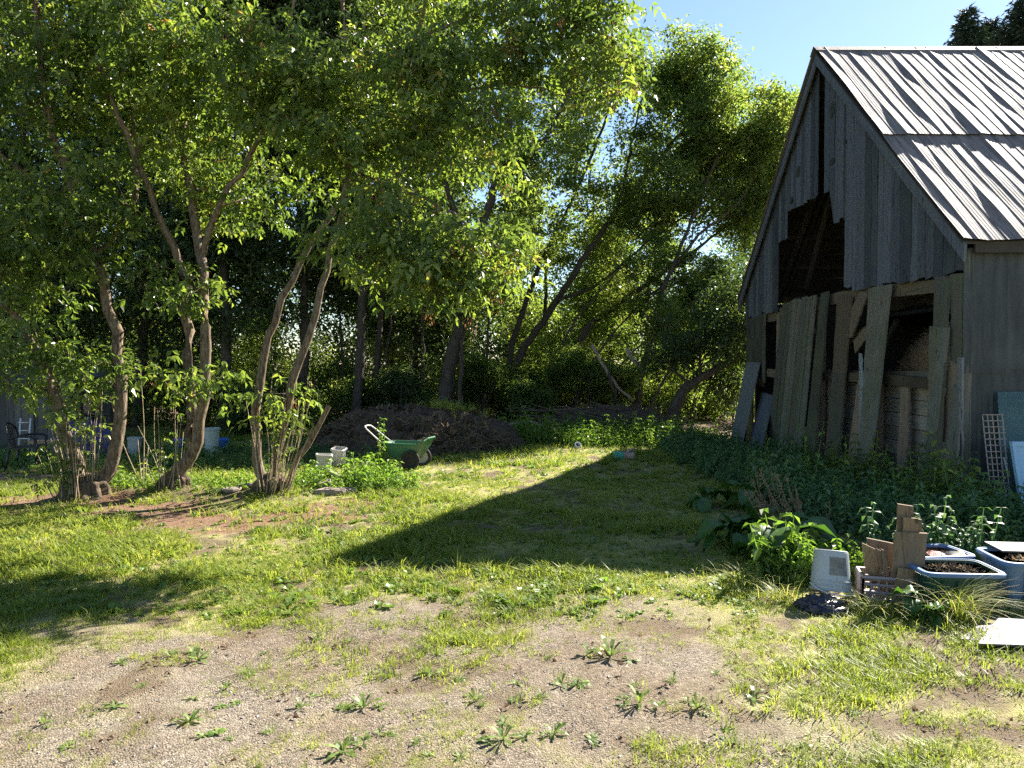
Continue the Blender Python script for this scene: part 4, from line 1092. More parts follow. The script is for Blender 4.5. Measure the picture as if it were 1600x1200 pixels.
q0, q1 = onX(1205, 660, BX - .2), onX(1258, 668, BX - .2); mb.plank(q0 + [0, 0, -.12], q0, q1, q1 + [0, 0, -.12], (.03, 0, 0))
tag(mb.build('barn_door', M['lower'], barn), 'tilted plank door, mossy and racked to one side')
lower([(1253, 738), (1270, 736), (1294, 456), (1283, 458)], X=BX - .05, Xb=BX - .26)
lower([(1286, 742), (1304, 746), (1330, 462), (1308, 462)], X=BX - .02, Xb=BX - .12, bow=.02, mat='brace')
lower([(1295, 742), (1306, 745), (1320, 582), (1300, 582)], X=BX - .06, Xb=BX - .16)
lower([(1318, 758), (1334, 760), (1362, 590), (1342, 585)], X=BX - .04, Xb=BX - .3, mat='brace')
lower([(1336, 757), (1355, 760), (1391, 446), (1357, 450)], X=BX - .04, Xb=BX - .35, bow=.02, seg=12, wob=.01, label='wide board running slantwise to the ground')
lower([(1330, 528), (1310, 524), (1343, 456), (1355, 460)], name='diagonal_brace', X=BX + .02, Xb=BX - .02, mat='brace')
lower([(1335, 552), (1327, 540), (1352, 512), (1360, 520)], name='diagonal_brace', X=BX + .05, mat='brace')
lower([(1331, 545), (1324, 530), (1352, 510), (1356, 520)], name='diagonal_brace', X=BX + .12, mat='beam')
lower([(1341, 713), (1347, 713), (1353, 612), (1343, 608)], name='metal_strip', X=BX - .17, Xb=BX - .26, mat='metalstrip', th=.006, label='bent bare metal strip')
lower([(1343, 608), (1350, 612), (1346, 552), (1341, 552)], name='metal_strip', X=BX - .1, Xb=BX - .17, mat='metalstrip', th=.006)
lower([(1400, 738), (1414, 740), (1420, 598), (1408, 596)], name='stud', X=BX + .05, Xb=BX - .02, mat='brace')
lower([(1444, 800), (1462, 802), (1484, 430), (1461, 433)], X=BX - .02, Xb=BX - .25, seg=12, wob=.008, label='tall mossy board with a nailed lath')
lower([(1449, 680), (1464, 682), (1482, 512), (1453, 512)], X=BX - .07, Xb=BX - .18, wob=.008)
lower([(1484, 575), (1502, 578), (1505, 425), (1486, 428)], X=BX)
lower([(1466, 690), (1477, 692), (1500, 575), (1484, 560)], X=BX - .02, Xb=BX - .1, mat='brace')
lower([(1474, 740), (1494, 742), (1499, 612), (1488, 600)], X=BX - .1, Xb=BX - .25, mat='lower', wob=.012)
lower([(1494, 740), (1501, 742), (1503, 560), (1496, 556)], X=BX - .05, Xb=BX - .12, mat='palewood')
lower([(1485, 800), (1505, 805), (1505, 575), (1503, 575)], X=BX + .02, Xb=BX + .02, mat='lower')
lower([(1420, 800), (1443, 802), (1446, 690), (1438, 690)], X=BX - .15, Xb=BX - .3, wob=.012)
# boards of the inner wall, laid flat one over another
mb = MB(22)
a0 = BX + .20
for i in range(9):
    z0 = -.25 + i * .225
    mb.prism([(a0, YN + .25, z0 + .008), (a0, 15.1, z0 + .008), (a0, 15.1, z0 + .222), (a0, YN + .25, z0 + .222)], (.03, 0, 0), mb.rng.random())
mb.build('inner_wall', M['inside'], barn)
mb = MB(23)
mb.box((BX + .34, 12.9, -.05), (.2, 5.6, .35))
mb.build('sill_beam', M['beam'], barn)
# dark shell of the barn: far wall, back wall, near wall lining and loft floor
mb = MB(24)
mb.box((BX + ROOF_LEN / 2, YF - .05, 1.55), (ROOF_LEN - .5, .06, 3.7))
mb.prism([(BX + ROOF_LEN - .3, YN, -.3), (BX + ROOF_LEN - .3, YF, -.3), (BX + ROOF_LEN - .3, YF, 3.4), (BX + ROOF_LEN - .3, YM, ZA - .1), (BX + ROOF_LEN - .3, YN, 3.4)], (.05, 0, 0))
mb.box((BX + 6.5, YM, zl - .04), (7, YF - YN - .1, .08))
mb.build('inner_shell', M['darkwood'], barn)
for (p, q, X, w) in [((1215, 470), (1275, 300), BX + .7, .14), ((1395, 480), (1455, 466), BX + .6, .16), ((1372, 560), (1402, 500), BX + .5, .1), ((1215, 410), (1316, 396), BX + 1.6, .05), ((1215, 440), (1316, 434), BX + 1.6, .05), ((1300, 300), (1260, 450), BX + 1.0, .12)]:
    mb = MB(25); a, b = onX(*p, X), onX(*q, X); mb.tube([a, b], w / 2, 6); mb.build('inner_brace', M['darkwood'], barn)
# metal covered long side facing the yard
mb = MB(26)
x = BX; zt = 3.42
while x < BX + ROOF_LEN - .3:
    w = .62; x2 = min(x + w, BX + ROOF_LEN - .3)
    for (z0, z1, dy) in ((-.45, 1.86 + mb.rng.normal(0, .015), 0), (1.82 + mb.rng.normal(0, .02), zt, -.016)):
        n = 66; u = np.linspace(x - .02, x2, n); ph = (u - x) / w
        yy = YN + dy - .022 * np.exp(-((ph * 4) % 1.0 - .5) ** 2 / .006) - mb.rng.normal(0, .003)
        zr = np.linspace(z0, z1, 9); U, Z = np.meshgrid(u, zr); YY = np.tile(yy, (9, 1)) + (fbm(U * 1.3, Z * 1.3, 81, 2) - .5) * .03
        idx = np.arange(9 * n).reshape(9, n); Fq = np.stack([idx[:-1, :-1], idx[:-1, 1:], idx[1:, 1:], idx[1:, :-1]], -1).reshape(-1, 4)
        mb.addnp(np.stack([U, YY, Z], -1).reshape(-1, 3), Fq, np.full(9 * n, mb.rng.random()))
    x = x2
tag(mb.build('side_siding', M['siding'], barn, smooth=True), 'dark grey-green sheet siding in two tiers')
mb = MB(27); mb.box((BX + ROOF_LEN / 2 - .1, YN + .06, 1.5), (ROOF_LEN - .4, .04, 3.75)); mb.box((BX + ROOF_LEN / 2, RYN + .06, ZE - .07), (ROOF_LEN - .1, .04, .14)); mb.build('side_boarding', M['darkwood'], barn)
mb = MB(28); mb.plank((BX - .012, YN - .02, -.4), (BX + .10, YN - .03, -.4), (BX + .10, YN - .03, 3.4), (BX - .012, YN - .02, 3.4), (0, .02, 0), .5, 9, .004); mb.build('corner_board', M['lower'], barn)
# hay on the ledge
def blob_np(c, s, n1=40, n2=22, seed=0, amp=.25, fr=1.5, upper=False):
    th = np.linspace(0, 2 * math.pi, n1, endpoint=False); ph = np.linspace(0, math.pi / 2 if upper else math.pi, n2)
    T, P_ = np.meshgrid(th, ph); V = np.stack([np.cos(T) * np.sin(P_), np.sin(T) * np.sin(P_), np.cos(P_)], -1)
    k = 1 + amp * (fbm(V[..., 0] * fr * 2 + 5 + V[..., 2] * 2, V[..., 1] * fr * 2 + 9, seed, 4) - .5) * 2
    V = V * k[..., None] * np.asarray(s) + np.asarray(c)
    idx = np.arange(n1 * n2).reshape(n2, n1); nx_ = np.roll(idx, -1, 1)
    F = np.stack([idx[:-1], idx[1:], nx_[1:], nx_[:-1]], -1).reshape(-1, 4)
    return V.reshape(-1, 3), F
def straw_np(c, s, n, L, w, rng, flat=.5):
    q = rng.normal(0, 1, (n, 3)); q /= np.linalg.norm(q, axis=1)[:, None]; q[:, 2] = np.abs(q[:, 2])
    pos = q * np.asarray(s) + np.asarray(c)
    T = (np.array([[-L / 2, -w, 0], [L / 2, -w * .5, 0], [L / 2, w * .5, .01], [-L / 2, w, 0]]), np.arange(4).reshape(1, 4), np.full(4, .5))
    return scatter(T, pos, rotmany(rng.uniform(0, 6.28, n), rng.normal(0, flat, n), rng.normal(0, 1, n)), rng.uniform(.5, 1.3, n), rng)
g = np.random.default_rng(12)
V, Fq = blob_np((BX + .85, 11.75, 1.35), (.45, 1.45, 1.15), 60, 30, 3, .12)
hay = merge_obj('hay', [(V, Fq, np.full(len(V), .5)), straw_np((BX + .85, 11.75, 1.35), (.45, 1.45, 1.15), 2600, .16, .004, g)], M['hay'], None, (BX + .75, 11.3, 1.3), True)
tag(hay, 'old brown hay piled on the ledge inside the broken barn wall', 'hay', kind='stuff')

# things that lean against the barn
def leaner(name, label, cat, pts, Xs, mat, th=.04, group=None, seg=8):
    mb = MB(int(pts[0][0])); q = [onX(*p, X) for p, X in zip(pts, Xs)]
    mb.plank(*q, (th, 0, 0), .45, seg, .004, .008); o = mb.build(name, M[mat]); return tag(o, label, cat, group)
leaner('loose_board', 'wide pale board leaning on the far corner of the barn', 'board', [(1134, 722), (1151, 726), (1186, 566), (1166, 566)], [5.0, 5.0, 5.93, 5.93], 'palewood', group='boards leaning on the barn')
leaner('loose_board', 'shorter grooved grey board leaning between the wide pale board and the barn door', 'board', [(1162, 724), (1183, 722), (1208, 618), (1190, 613)], [5.2, 5.2, 5.95, 5.95], 'gable', group='boards leaning on the barn')
mb = MB(31); c = onX(1162, 676, 5.75); mb.lathe([(.0, 0), (.07, 0), (.075, .13), (.06, .14)], c + [0, 0, -.07], sides=16); tag(mb.build('bottle_cap', M['blue']), 'small bright blue plastic scrap behind the wide leaning board', 'plastic scrap')
mb = MB(311); mb.tube([c + [.03, 0, -.75], c + [.03, 0, -.07]], .03, 8); tag(mb.build('stake', M['darkwood']), 'dark stake under the blue scrap behind the leaning board', 'stake')

# lattice, glass and blue door in front of the long side
A = [onY(1552, 806, 9.35), onY(1581, 806, 9.35), onY(1566, 648, 9.85), onY(1535, 648, 9.85)]
lat = empty('lattice_panel', A[0], 'narrow wooden lattice panel leaning on the dark barn siding', 'lattice')
mb = MB(32)
for i in range(5):
    f = i / 4; b = A[0] + (A[1] - A[0]) * f; t_ = A[3] + (A[2] - A[3]) * f; mb.tube([b, t_], .008, 4)
mb.build('upright_slat', M['lattice'], lat)
mb = MB(33)
for i in range(17):
    f = i / 16; b = A[0] + (A[3] - A[0]) * f; t_ = A[1] + (A[2] - A[1]) * f; mb.tube([b + [-.01, -.014, 0], t_ + [.01, -.014, 0]], .007, 4)
mb.build('cross_slat', M['lattice'], lat)
B = [onY(1568, 812, 9.5), onY(1668, 812, 9.5), onY(1668, 612, 9.96), onY(1559, 612, 9.96)]
pane = empty('window_pane', B[0], 'large dirty green glass pane standing between lattice and light blue door', 'glass pane')
mb = MB(34); mb.prism(B, (0, .008, 0)); mb.build('glass', M['glass'], pane)
mb = MB(35)
for i in range(9):
    f = i / 9 + .03; y0 = B[0] + (B[3] - B[0]) * f; y1 = B[1] + (B[2] - B[1]) * f; mb.tube([y0 + [0, .03, 0], y1 + [0, .03, 0]], .004, 4)
for i in range(14):
    f = i / 14 + .03; y0 = B[0] + (B[1] - B[0]) * f; y1 = B[3] + (B[2] - B[3]) * f; mb.tube([y0 + [0, .036, 0], y0 + (y1 - y0) * .85 + [0, .036, 0]], .003, 4)
mb.build('wire_mesh', M['white_metal'], pane)
mb = MB(36); D = [onY(1598, 806, 9.1), onY(1690, 806, 9.1), onY(1672, 690, 9.45), onY(1580, 690, 9.45)]
door = empty('old_door', D[0], 'light blue painted door leaning at the right edge of the photo', 'door')
mb.prism(D, (0, .04, 0)); mb.build('panel', M['ltblue'], door)
mb = MB(37)
for (a, b) in ((0, 3), (1, 2)): 
    s = .05 if a == 0 else -.05; mb.prism([D[a] + [0, -.014, 0], D[a] + [s, -.014, 0], D[b] + [s, -.014, 0], D[b] + [0, -.014, 0]], (0, .012, 0))
s = (D[0] - D[3]) / np.linalg.norm(D[0] - D[3]) * .06; mb.prism([D[3] + s + [.052, -.014, 0], D[2] + s + [-.052, -.014, 0], D[2] + [-.052, -.014, 0], D[3] + [.052, -.014, 0]], (0, .012, 0))
mb.build('trim', M['ltblue'], door)
mb = MB(38); a, b = onY(1569, 716, 9.6), onY(1576, 744, 9.5); mb.tube([a, b], .012, 6); tag(mb.build('stick', M['white_pl']), 'short white stick in front of the green glass pane', 'stick')

# ------------------------------------------------------------------ compost heap, brush pile
def heap(name, label, cat, c, s, n_sticks, seed, mat='heap', amp=.14):
    g = np.random.default_rng(seed); t = empty(name, (c[0], c[1], 0), label, cat)
    V, F = blob_np(c, s, 150, 60, seed, amp, 1.6, True); 
    V[:, 2] += (fbm(V[:, 0] * 5, V[:, 1] * 5 + V[:, 2] * 5, seed, 4) - .5) * .26; V[:, 0] += (fbm(V[:, 2] * 7 + 3, V[:, 1] * 7, seed + 1, 3) - .5) * .2
    merge_obj('mound', [(V, F, np.full(len(V), .5))], M[mat], t, smooth=True)
    return t, g
t, g = heap('compost_heap', 'dark compost heap with dry stalks behind the green garden cart', 'heap', (-2.15, 17.0, -.08), (2.35, 1.8, .98), 0, 51)
def surf(c, s, n, g, top=1.0):
    q = g.normal(0, 1, (n, 3)); q[:, 2] = np.abs(q[:, 2]) * top; q /= np.linalg.norm(q, axis=1)[:, None]; return q * s + c
pos = surf((-2.15, 17.0, -.08), np.array([2.35, 1.8, .98]), 3800, g)
Tst = (np.array([[-.09, -.004, 0], [.09, -.002, .01], [.09, .003, .012], [-.09, .004, 0]]), np.arange(4).reshape(1, 4), np.full(4, .5))
o = merge_obj('dry_stalks', [scatter(Tst, pos, rotmany(g.uniform(0, 6.28, 3800), g.normal(0, .5, 3800), g.normal(0, 1, 3800)), g.uniform(.4, 2.4, 3800), g)], M['hay'], t); o['kind'] = 'stuff'
pos = surf((-2.15, 17.0, -.06), np.array([2.35, 1.8, .98]), 1500, g)
Tcl = (np.array([[-.03, -.025, 0], [.03, -.02, .01], [.026, .025, .03], [-.02, .03, .02]]), np.arange(4).reshape(1, 4), np.full(4, .5))
o = merge_obj('clods', [scatter(Tcl, pos, rotmany(g.uniform(0, 6.28, 1500), g.normal(0, .8, 1500), g.normal(0, 1, 1500)), g.lognormal(.1, .5, 1500), g)], M['heap'], t); o['kind'] = 'stuff'
mb = MB(52)
c = onY(700, 652, 17.2); T = t_tuft(g, 10, .22, .008, .06, 1.2); k = 90
pos = np.stack([g.normal(c[0] + .1, .35, k), g.normal(17.0, .3, k), np.full(k, .80)], 1); pos[:, 2] = .98 * np.sqrt(np.clip(1 - ((pos[:, 0] + 2.15) / 2.35) ** 2 - ((pos[:, 1] - 17) / 1.8) ** 2, 0, 1)) - .08
o = merge_obj('grass_cap', [scatter(T, pos, rotmany(g.uniform(0, 6.28, k), g.normal(0, .3, k), g.normal(0, .2, k)), g.uniform(.6, 1.3, k), g)], M['grass'], t)

bp = empty('brush_pile', (2.9, 20.3, 0), 'long dark pile of dead brush at the far end of the yard', 'brush pile')
V, F = blob_np((2.75, 20.5, -.15), (1.75, .9, .78), 90, 30, 55, .2, 2, True); merge_obj('core', [(V, F, np.full(len(V), .3))], M['heap'], bp, smooth=True)
mb = MB(56); g = mb.rng
for i in range(420):
    a = surf((2.75, 20.5, -.1), np.array([1.9, 1.0, .8]), 1, g)[0]; L = g.uniform(.3, 1.3); th = g.normal(0, .5) + (3.14 if g.random() < .5 else 0); d = np.array([math.cos(th), math.sin(th) * .5, g.normal(.05, .25)]) * L / 2
    r = g.uniform(.004, .014); mb.tube([a - d, a + g.normal(0, .04, 3), a + d], [r, r * .8, r * .4], 4)
for i in range(26):
    a = np.array([g.uniform(.6, 2.2), 20.2 + g.normal(0, .4), g.uniform(.2, .7)]); d = np.array([-1.1, g.normal(0, .2), g.uniform(-.1, .35)]) * g.uniform(.5, 1); mb.tube([a + d, a + d * .3 + g.normal(0, .05, 3), a - d * .5], [.006, .012, .016], 5)
mb.build('branches', M['twigs'], bp, smooth=True)

# ------------------------------------------------------------------ garden cart
def place(px, py, z=0.0):
    q = onZ(px, py, z); return q
g0 = place(634, 738); CX, CY = g0[0], g0[1] + .1
cart = empty('garden_cart', (CX - .25, CY + .3, 0), 'green two-wheeled garden cart with a white loop handle before the heap', 'garden cart')
ux = np.array([.955, -.10, 0]); ux /= np.linalg.norm(ux); uy = np.array([.30, .95, 0]); uy /= np.linalg.norm(uy); uz = np.array([0, 0, 1.0])
CO = np.array([CX, CY, float(gz(CX, CY))])
KS = .84
def cl(x, y, z): return CO + (ux * x + uy * y + uz * z) * KS
# x: along the cart (front to the right), y: away from the camera
mb = MB(61)
rim = [(-.50, 0, .54), (.20, 0, .52), (.36, .02, .60), (.40, .12, .645), (.40, .48, .645), (.36, .58, .60), (.20, .60, .52), (-.50, .60, .54), (-.56, .52, .54), (-.56, .08, .54)]
bot = [(-.34, .09, .24), (.06, .09, .22), (.12, .10, .225), (.15, .15, .23), (.15, .45, .23), (.12, .50, .225), (.06, .51, .22), (-.34, .51, .24), (-.38, .46, .245), (-.38, .14, .245)]
n = len(rim); mid = [tuple(np.array(a) * .5 + np.array(b) * .5 + [0, 0, -.02]) for a, b in zip(rim, bot)]
rings = [bot, mid, rim]; V = np.array([cl(*p) for rg in rings for p in rg]); cen_ = np.mean([cl(*p) for p in bot], 0)
Vi = np.array([cl(p[0] * .965 + (-.08) * .035, .3 + (p[1] - .3) * .955, p[2] + (.0 if k == 2 else .014)) for k, rg in enumerate(rings) for p in rg])
F = []
for k in range(2):
    for i in range(n):
        j = (i + 1) % n; F.append((k * n + i, k * n + j, (k + 1) * n + j, (k + 1) * n + i)); F.append((3 * n + k * n + j, 3 * n + k * n + i, 3 * n + (k + 1) * n + i, 3 * n + (k + 1) * n + j))
for i in range(n): j = (i + 1) % n; F.append((2 * n + i, 2 * n + j, 5 * n + j, 5 * n + i))
F.append(tuple(range(n))[::-1]); F.append(tuple(range(3 * n, 4 * n)))
mb.add(np.vstack([V, Vi]), F, .5)
mb.tube([cl(*p) for p in rim + [rim[0], rim[1]]], .016, 8, cap=False)
mb.build('tray', M['green_tub'], cart)
for yy in (.0, .60):
    w = empty('wheel', (0, 0, 0), None, None); COLc = cl(.08, yy, .20) - np.array(cart.location)
    w.parent = cart; w.location = COLc
    wc = cl(.08, yy, .20)
    def ringpts(R, dy, m=36): return [wc + (ux * math.cos(a) * R + uz * math.sin(a) * R + uy * dy) * KS for a in np.linspace(0, 2 * math.pi, m + 1)]
    mb = MB(62); mb.tube(ringpts(.165, 0), .031, 10, cap=False); mb.build('tyre', M['rubber'], w, smooth=True)
    mb = MB(63)
    Rr = np.stack([ux, np.cross(uy, ux), uy], 1)
    mb.lathe([(.0, -.026), (.05, -.026), (.06, -.012), (.13, -.014), (.135, -.03), (.14, -.03), (.14, .03), (.135, .03), (.13, .014), (.06, .012), (.05, .026), (0, .026)], wc, Rr * KS, 28); mb.build('rim', M['rubber'] if yy == 0 else M['cream'], w, smooth=False)
mb = MB(64); mb.tube([cl(.08, -.02, .20), cl(.08, .62, .20)], .012, 8)
for yy in (.08, .52): mb.tube([cl(.08, yy, .20), cl(-.02, yy, .26)], .012, 6)
mb.build('axle', M['black_pl'], cart)
mb = MB(65)
for yy in (.06, .54): mb.tube([cl(-.56, yy, .54), cl(-.50, yy, .28), cl(-.48, yy, .02)], .014, 8)
mb.tube([cl(-.485, .06, .05), cl(-.485, .54, .05)], .012, 8)
mb.build('stand', M['black_pl'], cart)
mb = MB(66)
mb.tube(catmull([cl(-.50, .10, .50), cl(-.62, .10, .58), cl(-.92, .12, .84), cl(-.97, .20, .885), cl(-.97, .36, .885), cl(-.92, .44, .84), cl(-.62, .50, .58), cl(-.50, .50, .50)], .03), .012, 8)
mb.build('handle', M['white_metal'], cart, smooth=True)

# ------------------------------------------------------------------ buckets and tubs far away
def tub(name, label, cat, c, r0, r1, h, mat, rx=0, ry=0, rz=0, group=None, rimmat=None, handle=None, sq=None, content=None):
    t = empty(name, c, label, cat, group); R = rotm(rx, ry, rz); c = np.asarray(c, float)
    mb = MB(7); th = .012
    mb.lathe([(r0 - .01, 0), (r0, .01), (r1, h), (r1 - th, h), (r0 - th, .02), (0 if not sq else -min(sq[0], sq[1]) * .98, .02)], c, R, 36, .5, sq)
    mb.build('body', M[mat], t, smooth=False)
    mb = MB(8); mb.lathe([(r1 + .001, h - .035), (r1 + .018, h - .03), (r1 + .02, h), (r1 + .012, h + .008), (r1 - .004, h + .008), (r1 - .004, h - .035)], c, R, 36, .5, sq); mb.build('rim', M[rimmat or mat], t)
    if content:
        mb = MB(9); mb.lathe([(r1 - .03, h * .7), (r1 - .03, h * .82), ((r1 - .03) * .5 if not sq else -sq[0] * .5, h * .86)], c, R, 30, .5, sq); mb.build('contents', M[content], t)
    return t
q = place(503, 736); tub('pail', 'cream square pail standing beside the stacked slabs, left of the tipped pail', 'pail', (q[0], q[1] + .1, .02), 0, 0, .26, 'cream', .0, .06, .3, 'cream pails by the heap', sq=(.13, .12, 5))
q = place(527, 730); tub('pail', 'taller cream pail turned to the light, right of the lower one before the heap', 'pail', (q[0], q[1] + .1, .03), 0, 0, .31, 'cream', .15, .10, -.2, 'cream pails by the heap', sq=(.11, .11, 5))
q = place(328, 717); t = tub('wheeled_bin', 'pale grey-green bin behind the middle tree', 'bin', (q[0], q[1] + .1, .0), .11, .15, .60, 'grey_can')
q = place(341, 707); tub('tub', 'bright blue tub to the right of the pale grey-green bin', 'tub', (q[0], q[1] + .25, .0), .10, .13, .27, 'blue')
q = place(272, 706); tub('tub', 'blue tub mostly hidden behind the trunk of the middle tree', 'tub', (q[0], q[1] + .3, .0), .10, .13, .24, 'blue')
q = place(205, 712); tub('bin', 'white bin behind the curved orange-brown trunk', 'bin', (q[0], q[1] + .1, .0), 0, 0, .36, 'white_pl', 0, .08, .2, sq=(.11, .13, 6))
q = place(901, 708); t = tub('jug', 'small white jug with a black mouth lying in the weeds near the brush pile', 'jug', (q[0], q[1] + .1, .10), .05, .055, .12, 'white_pl', .9, 0, .3)
q = place(974, 718)
t = empty('planter_box', (q[0], q[1], 0), 'small teal and pink box half sunk in the weeds', 'box')
mb = MB(71); mb.box((q[0] - .10, q[1], .08), (.18, .2, .14)); mb.build('teal_side', M['teal'], t); mb = MB(72); mb.box((q[0] + .10, q[1], .08), (.21, .2, .12)); mb.build('pink_side', M['pinkgrey'], t)
mb = MB(73); mb.tube([(q[0] + .05, q[1] - .02, .15), (q[0] + .18, q[1] - .02, .22), (q[0] + .21, q[1], .17)], .018, 8); mb.build('flap', M['pinkgrey'], t)

# stones and slabs
def slab(label, px, py, w, d, h, rz, seed, rx=0, ry=0, mat='stone', group='slabs and logs by the trees', lift=0.0, name='stone_slab', cat='slab'):
    q = place(px, py); g = np.random.default_rng(seed); n = 9; a = np.linspace(0, 6.28, n, endpoint=False); r = 1 + g.normal(0, .13, n)
    R = rotm(rx, ry, rz); z0 = float(gz(q[0], q[1])) + lift
    P0 = np.stack([np.cos(a) * r * w / 2, np.sin(a) * r * d / 2, np.zeros(n)], 1)
    V = np.vstack([P0 * .93, P0 + [0, 0, h * .3], P0 * .97 + [0, 0, h * .8], P0 * .86 + [0, 0, h]]) + g.normal(0, h * .05, (4 * n, 3)); V = V @ R.T + [q[0], q[1], z0]
    F = []
    for k in range(3):
        for i in range(n): j = (i + 1) % n; F.append((k * n + i, k * n + j, (k + 1) * n + j, (k + 1) * n + i))
    F += [tuple(range(n))[::-1], tuple(range(3 * n, 4 * n))]
    mb = MB(seed); mb.add(V, F, .5); return tag(mb.build(name, M[mat]), label, cat, group)
slab('flat pale stone lying left of the right tree of the row', 362, 776, .26, .2, .05, .3, 81)
slab('tipped reddish flat stone beside the flat pale one', 385, 772, .26, .18, .06, -.2, 82, ry=-.15)
slab('broad dark slab lowest in the small pile below the cream pails', 520, 776, .5, .3, .08, .1, 83)
slab('brown slab leaning on top of the small pile below the cream pails', 527, 762, .42, .26, .07, .5, 84, ry=.45, lift=.12, mat='lattice')
slab('thick slab at the left end of the small pile', 508, 770, .22, .18, .12, .9, 85, ry=-.25)
slab('grey slab at the back of the small pile, nearest the pails', 514, 752, .32, .2, .09, .2, 86, ry=.2, lift=.05, mat='lattice')
slab('rounded stone right of the small pile', 567, 768, .22, .14, .1, 0, 87)
slab('stone sunk in the weeds between the small pile and the rounded stone', 548, 774, .18, .14, .08, .6, 88)

# ------------------------------------------------------------------ left: chair, shed and clutter
def chair(px, py, s=1.0, rz=0):
    q = place(px, py); c = np.array([q[0], q[1], float(gz(q[0], q[1]))])
    t = empty('garden_chair', c, 'black plastic garden chair with slatted rounded back by the shed', 'chair')
    R = rotm(0, 0, rz)
    def w(x, y, z): return c + R @ (np.array([x, y, z]) * s)
    # x forward (to the right), y sideways
    mb = MB(91)
    mb.prism([w(-.20, -.22, .41), w(.22, -.25, .43), w(.22, .25, .43), w(-.20, .22, .41)], (0, 0, .018)); mb.build('seat', M['black_pl'], t)
    arch = [w(-.21, -.26, .60), w(-.25, -.24, .76), w(-.29, -.14, .86), w(-.30, 0, .885), w(-.29, .14, .86), w(-.25, .24, .76), w(-.21, .26, .60)]
    mb = MB(92); mb.tube(catmull(arch, .05), .02, 8)
    for k in range(-3, 4):
        y = k * .055; zt = .87 - abs(k) * .022
        mb.plank(w(-.20, y * .8 - .014, .42), w(-.20, y * .8 + .014, .42), w(-.295, y * 1.25 + .016, zt), w(-.295, y * 1.25 - .016, zt), (.008, 0, 0), wob=0, rag=0)
    mb.build('backrest', M['black_pl'], t, smooth=False)
    for sd in (-1, 1):
        mb = MB(93); mb.tube(catmull([w(-.21, sd * .26, .60), w(-.05, sd * .29, .64), w(.18, sd * .29, .64), w(.25, sd * .28, .60)], .05), .02, 8); mb.build('armrest', M['black_pl'], t, smooth=True)
    for sx, sd in ((1, 1), (1, -1), (-1, 1), (-1, -1)):
        top = w(.24, sd * .28, .62) if sx > 0 else w(-.20, sd * .22, .43); mb = MB(94); mb.tube([top, w(.22 * sx + (.03 if sx > 0 else -.05), sd * .27, .0)], [.024, .018], 8); mb.build('leg', M['black_pl'], t, smooth=True)
    return t
chair(42, 733, .95, .25)
# low shed
SX0, SX1, SY = onY(-120, 700, 16.5)[0], onY(112, 700, 16.5)[0], 16.5
shed = empty('shed', (SX0, SY, 0), 'low dark plank shed at the left edge behind the chair', 'shed')
mb = MB(95); x = SX0
while x < SX1 - .02:
    w_ = min(mb.rng.uniform(.14, .22), SX1 - x); mb.plank((x, SY, -.05), (x + w_ - .008, SY, -.05), (x + w_ - .008, SY, 1.42), (x, SY, 1.42), (0, .025, 0), None, 6, .002, .01); x += w_
mb.build('front_wall', M['shed'], shed)
mb = MB(96); mb.box(((SX0 + SX1) / 2, SY + 1.1, .68), (SX1 - SX0 - .04, 2.1, 1.36)); mb.build('back_walls', M['darkwood'], shed)
mb = MB(97); mb.prism([(SX0 - .2, SY - .25, 1.42), (SX1 + .2, SY - .25, 1.42), (SX1 + .2, SY + 2.4, 1.75), (SX0 - .2, SY + 2.4, 1.75)], (0, 0, .05)); mb.build('roof', M['darkwood'], shed)
mb = MB(98); xd = onY(52, 700, SY)[0]
for dx in (0, .78): mb.box((xd + dx, SY - .02, .66), (.07, .03, 1.3))
mb.box((xd + .39, SY - .02, 1.34), (.85, .03, .07)); mb.build('door_frame', M['shed'], shed)
mb = MB(99)
q0 = place(4, 712); q0[1] += .6
for dx in (-.07, .14): mb.tube([(q0[0] + dx, q0[1], 0), (q0[0] + dx, q0[1] + .1, .72)], .018, 8)
for k in range(4): mb.tube([(q0[0] - .07, q0[1] + .02, .12 + k * .17), (q0[0] + .14, q0[1] + .02, .12 + k * .17)], .012, 6)
tag(mb.build('step_ladder', M['white_metal'], smooth=True), 'short white metal ladder standing at the left edge beside the chair', 'ladder')
# bench board on trestles right of the chair
q = place(52, 728)
tb = empty('low_bench', (q[0], q[1], 0), 'low bench of one pale orange plank behind the black chair', 'bench')
mb = MB(100); mb.box((q[0] + .05, q[1] + .25, .42), (.46, .24, .05)); mb.build('seat', M['tan'], tb)
for sx in (-.15, .25): mb = MB(101); mb.tube([(q[0] + sx - .06, q[1] + .25, 0), (q[0] + sx, q[1] + .25, .40)], .022, 6); mb.build('leg', M['palewood'], tb)
q = place(110, 716); 
V, F = blob_np((q[0], q[1] + .5, 0), (.62, .4, .72), 60, 26, 66, .22, 2.4, True); t = merge_obj('covered_pile', [(V, F, np.full(len(V), .5))], M['tarp'], None, (q[0], q[1] + .5, 0), True); tag(t, 'pile under a dark violet-blue sheet between the shed and the curved trunk', 'covered pile')
mb = MB(103)
fx = onY(85, 700, 17.2)[0]
wp = empty('shelf_rack', (fx, 17.0, 0), 'rack with faded red and grey boxes right of the shed', 'rack')
for dx in (0, 1.15): mb.box((fx + dx, 17.2, .65), (.06, .4, 1.3))
for z in (.35, .75, 1.25): mb.box((fx + .575, 17.2, z), (1.09, .4, .04))
mb.build('frame', M['shed'], wp)
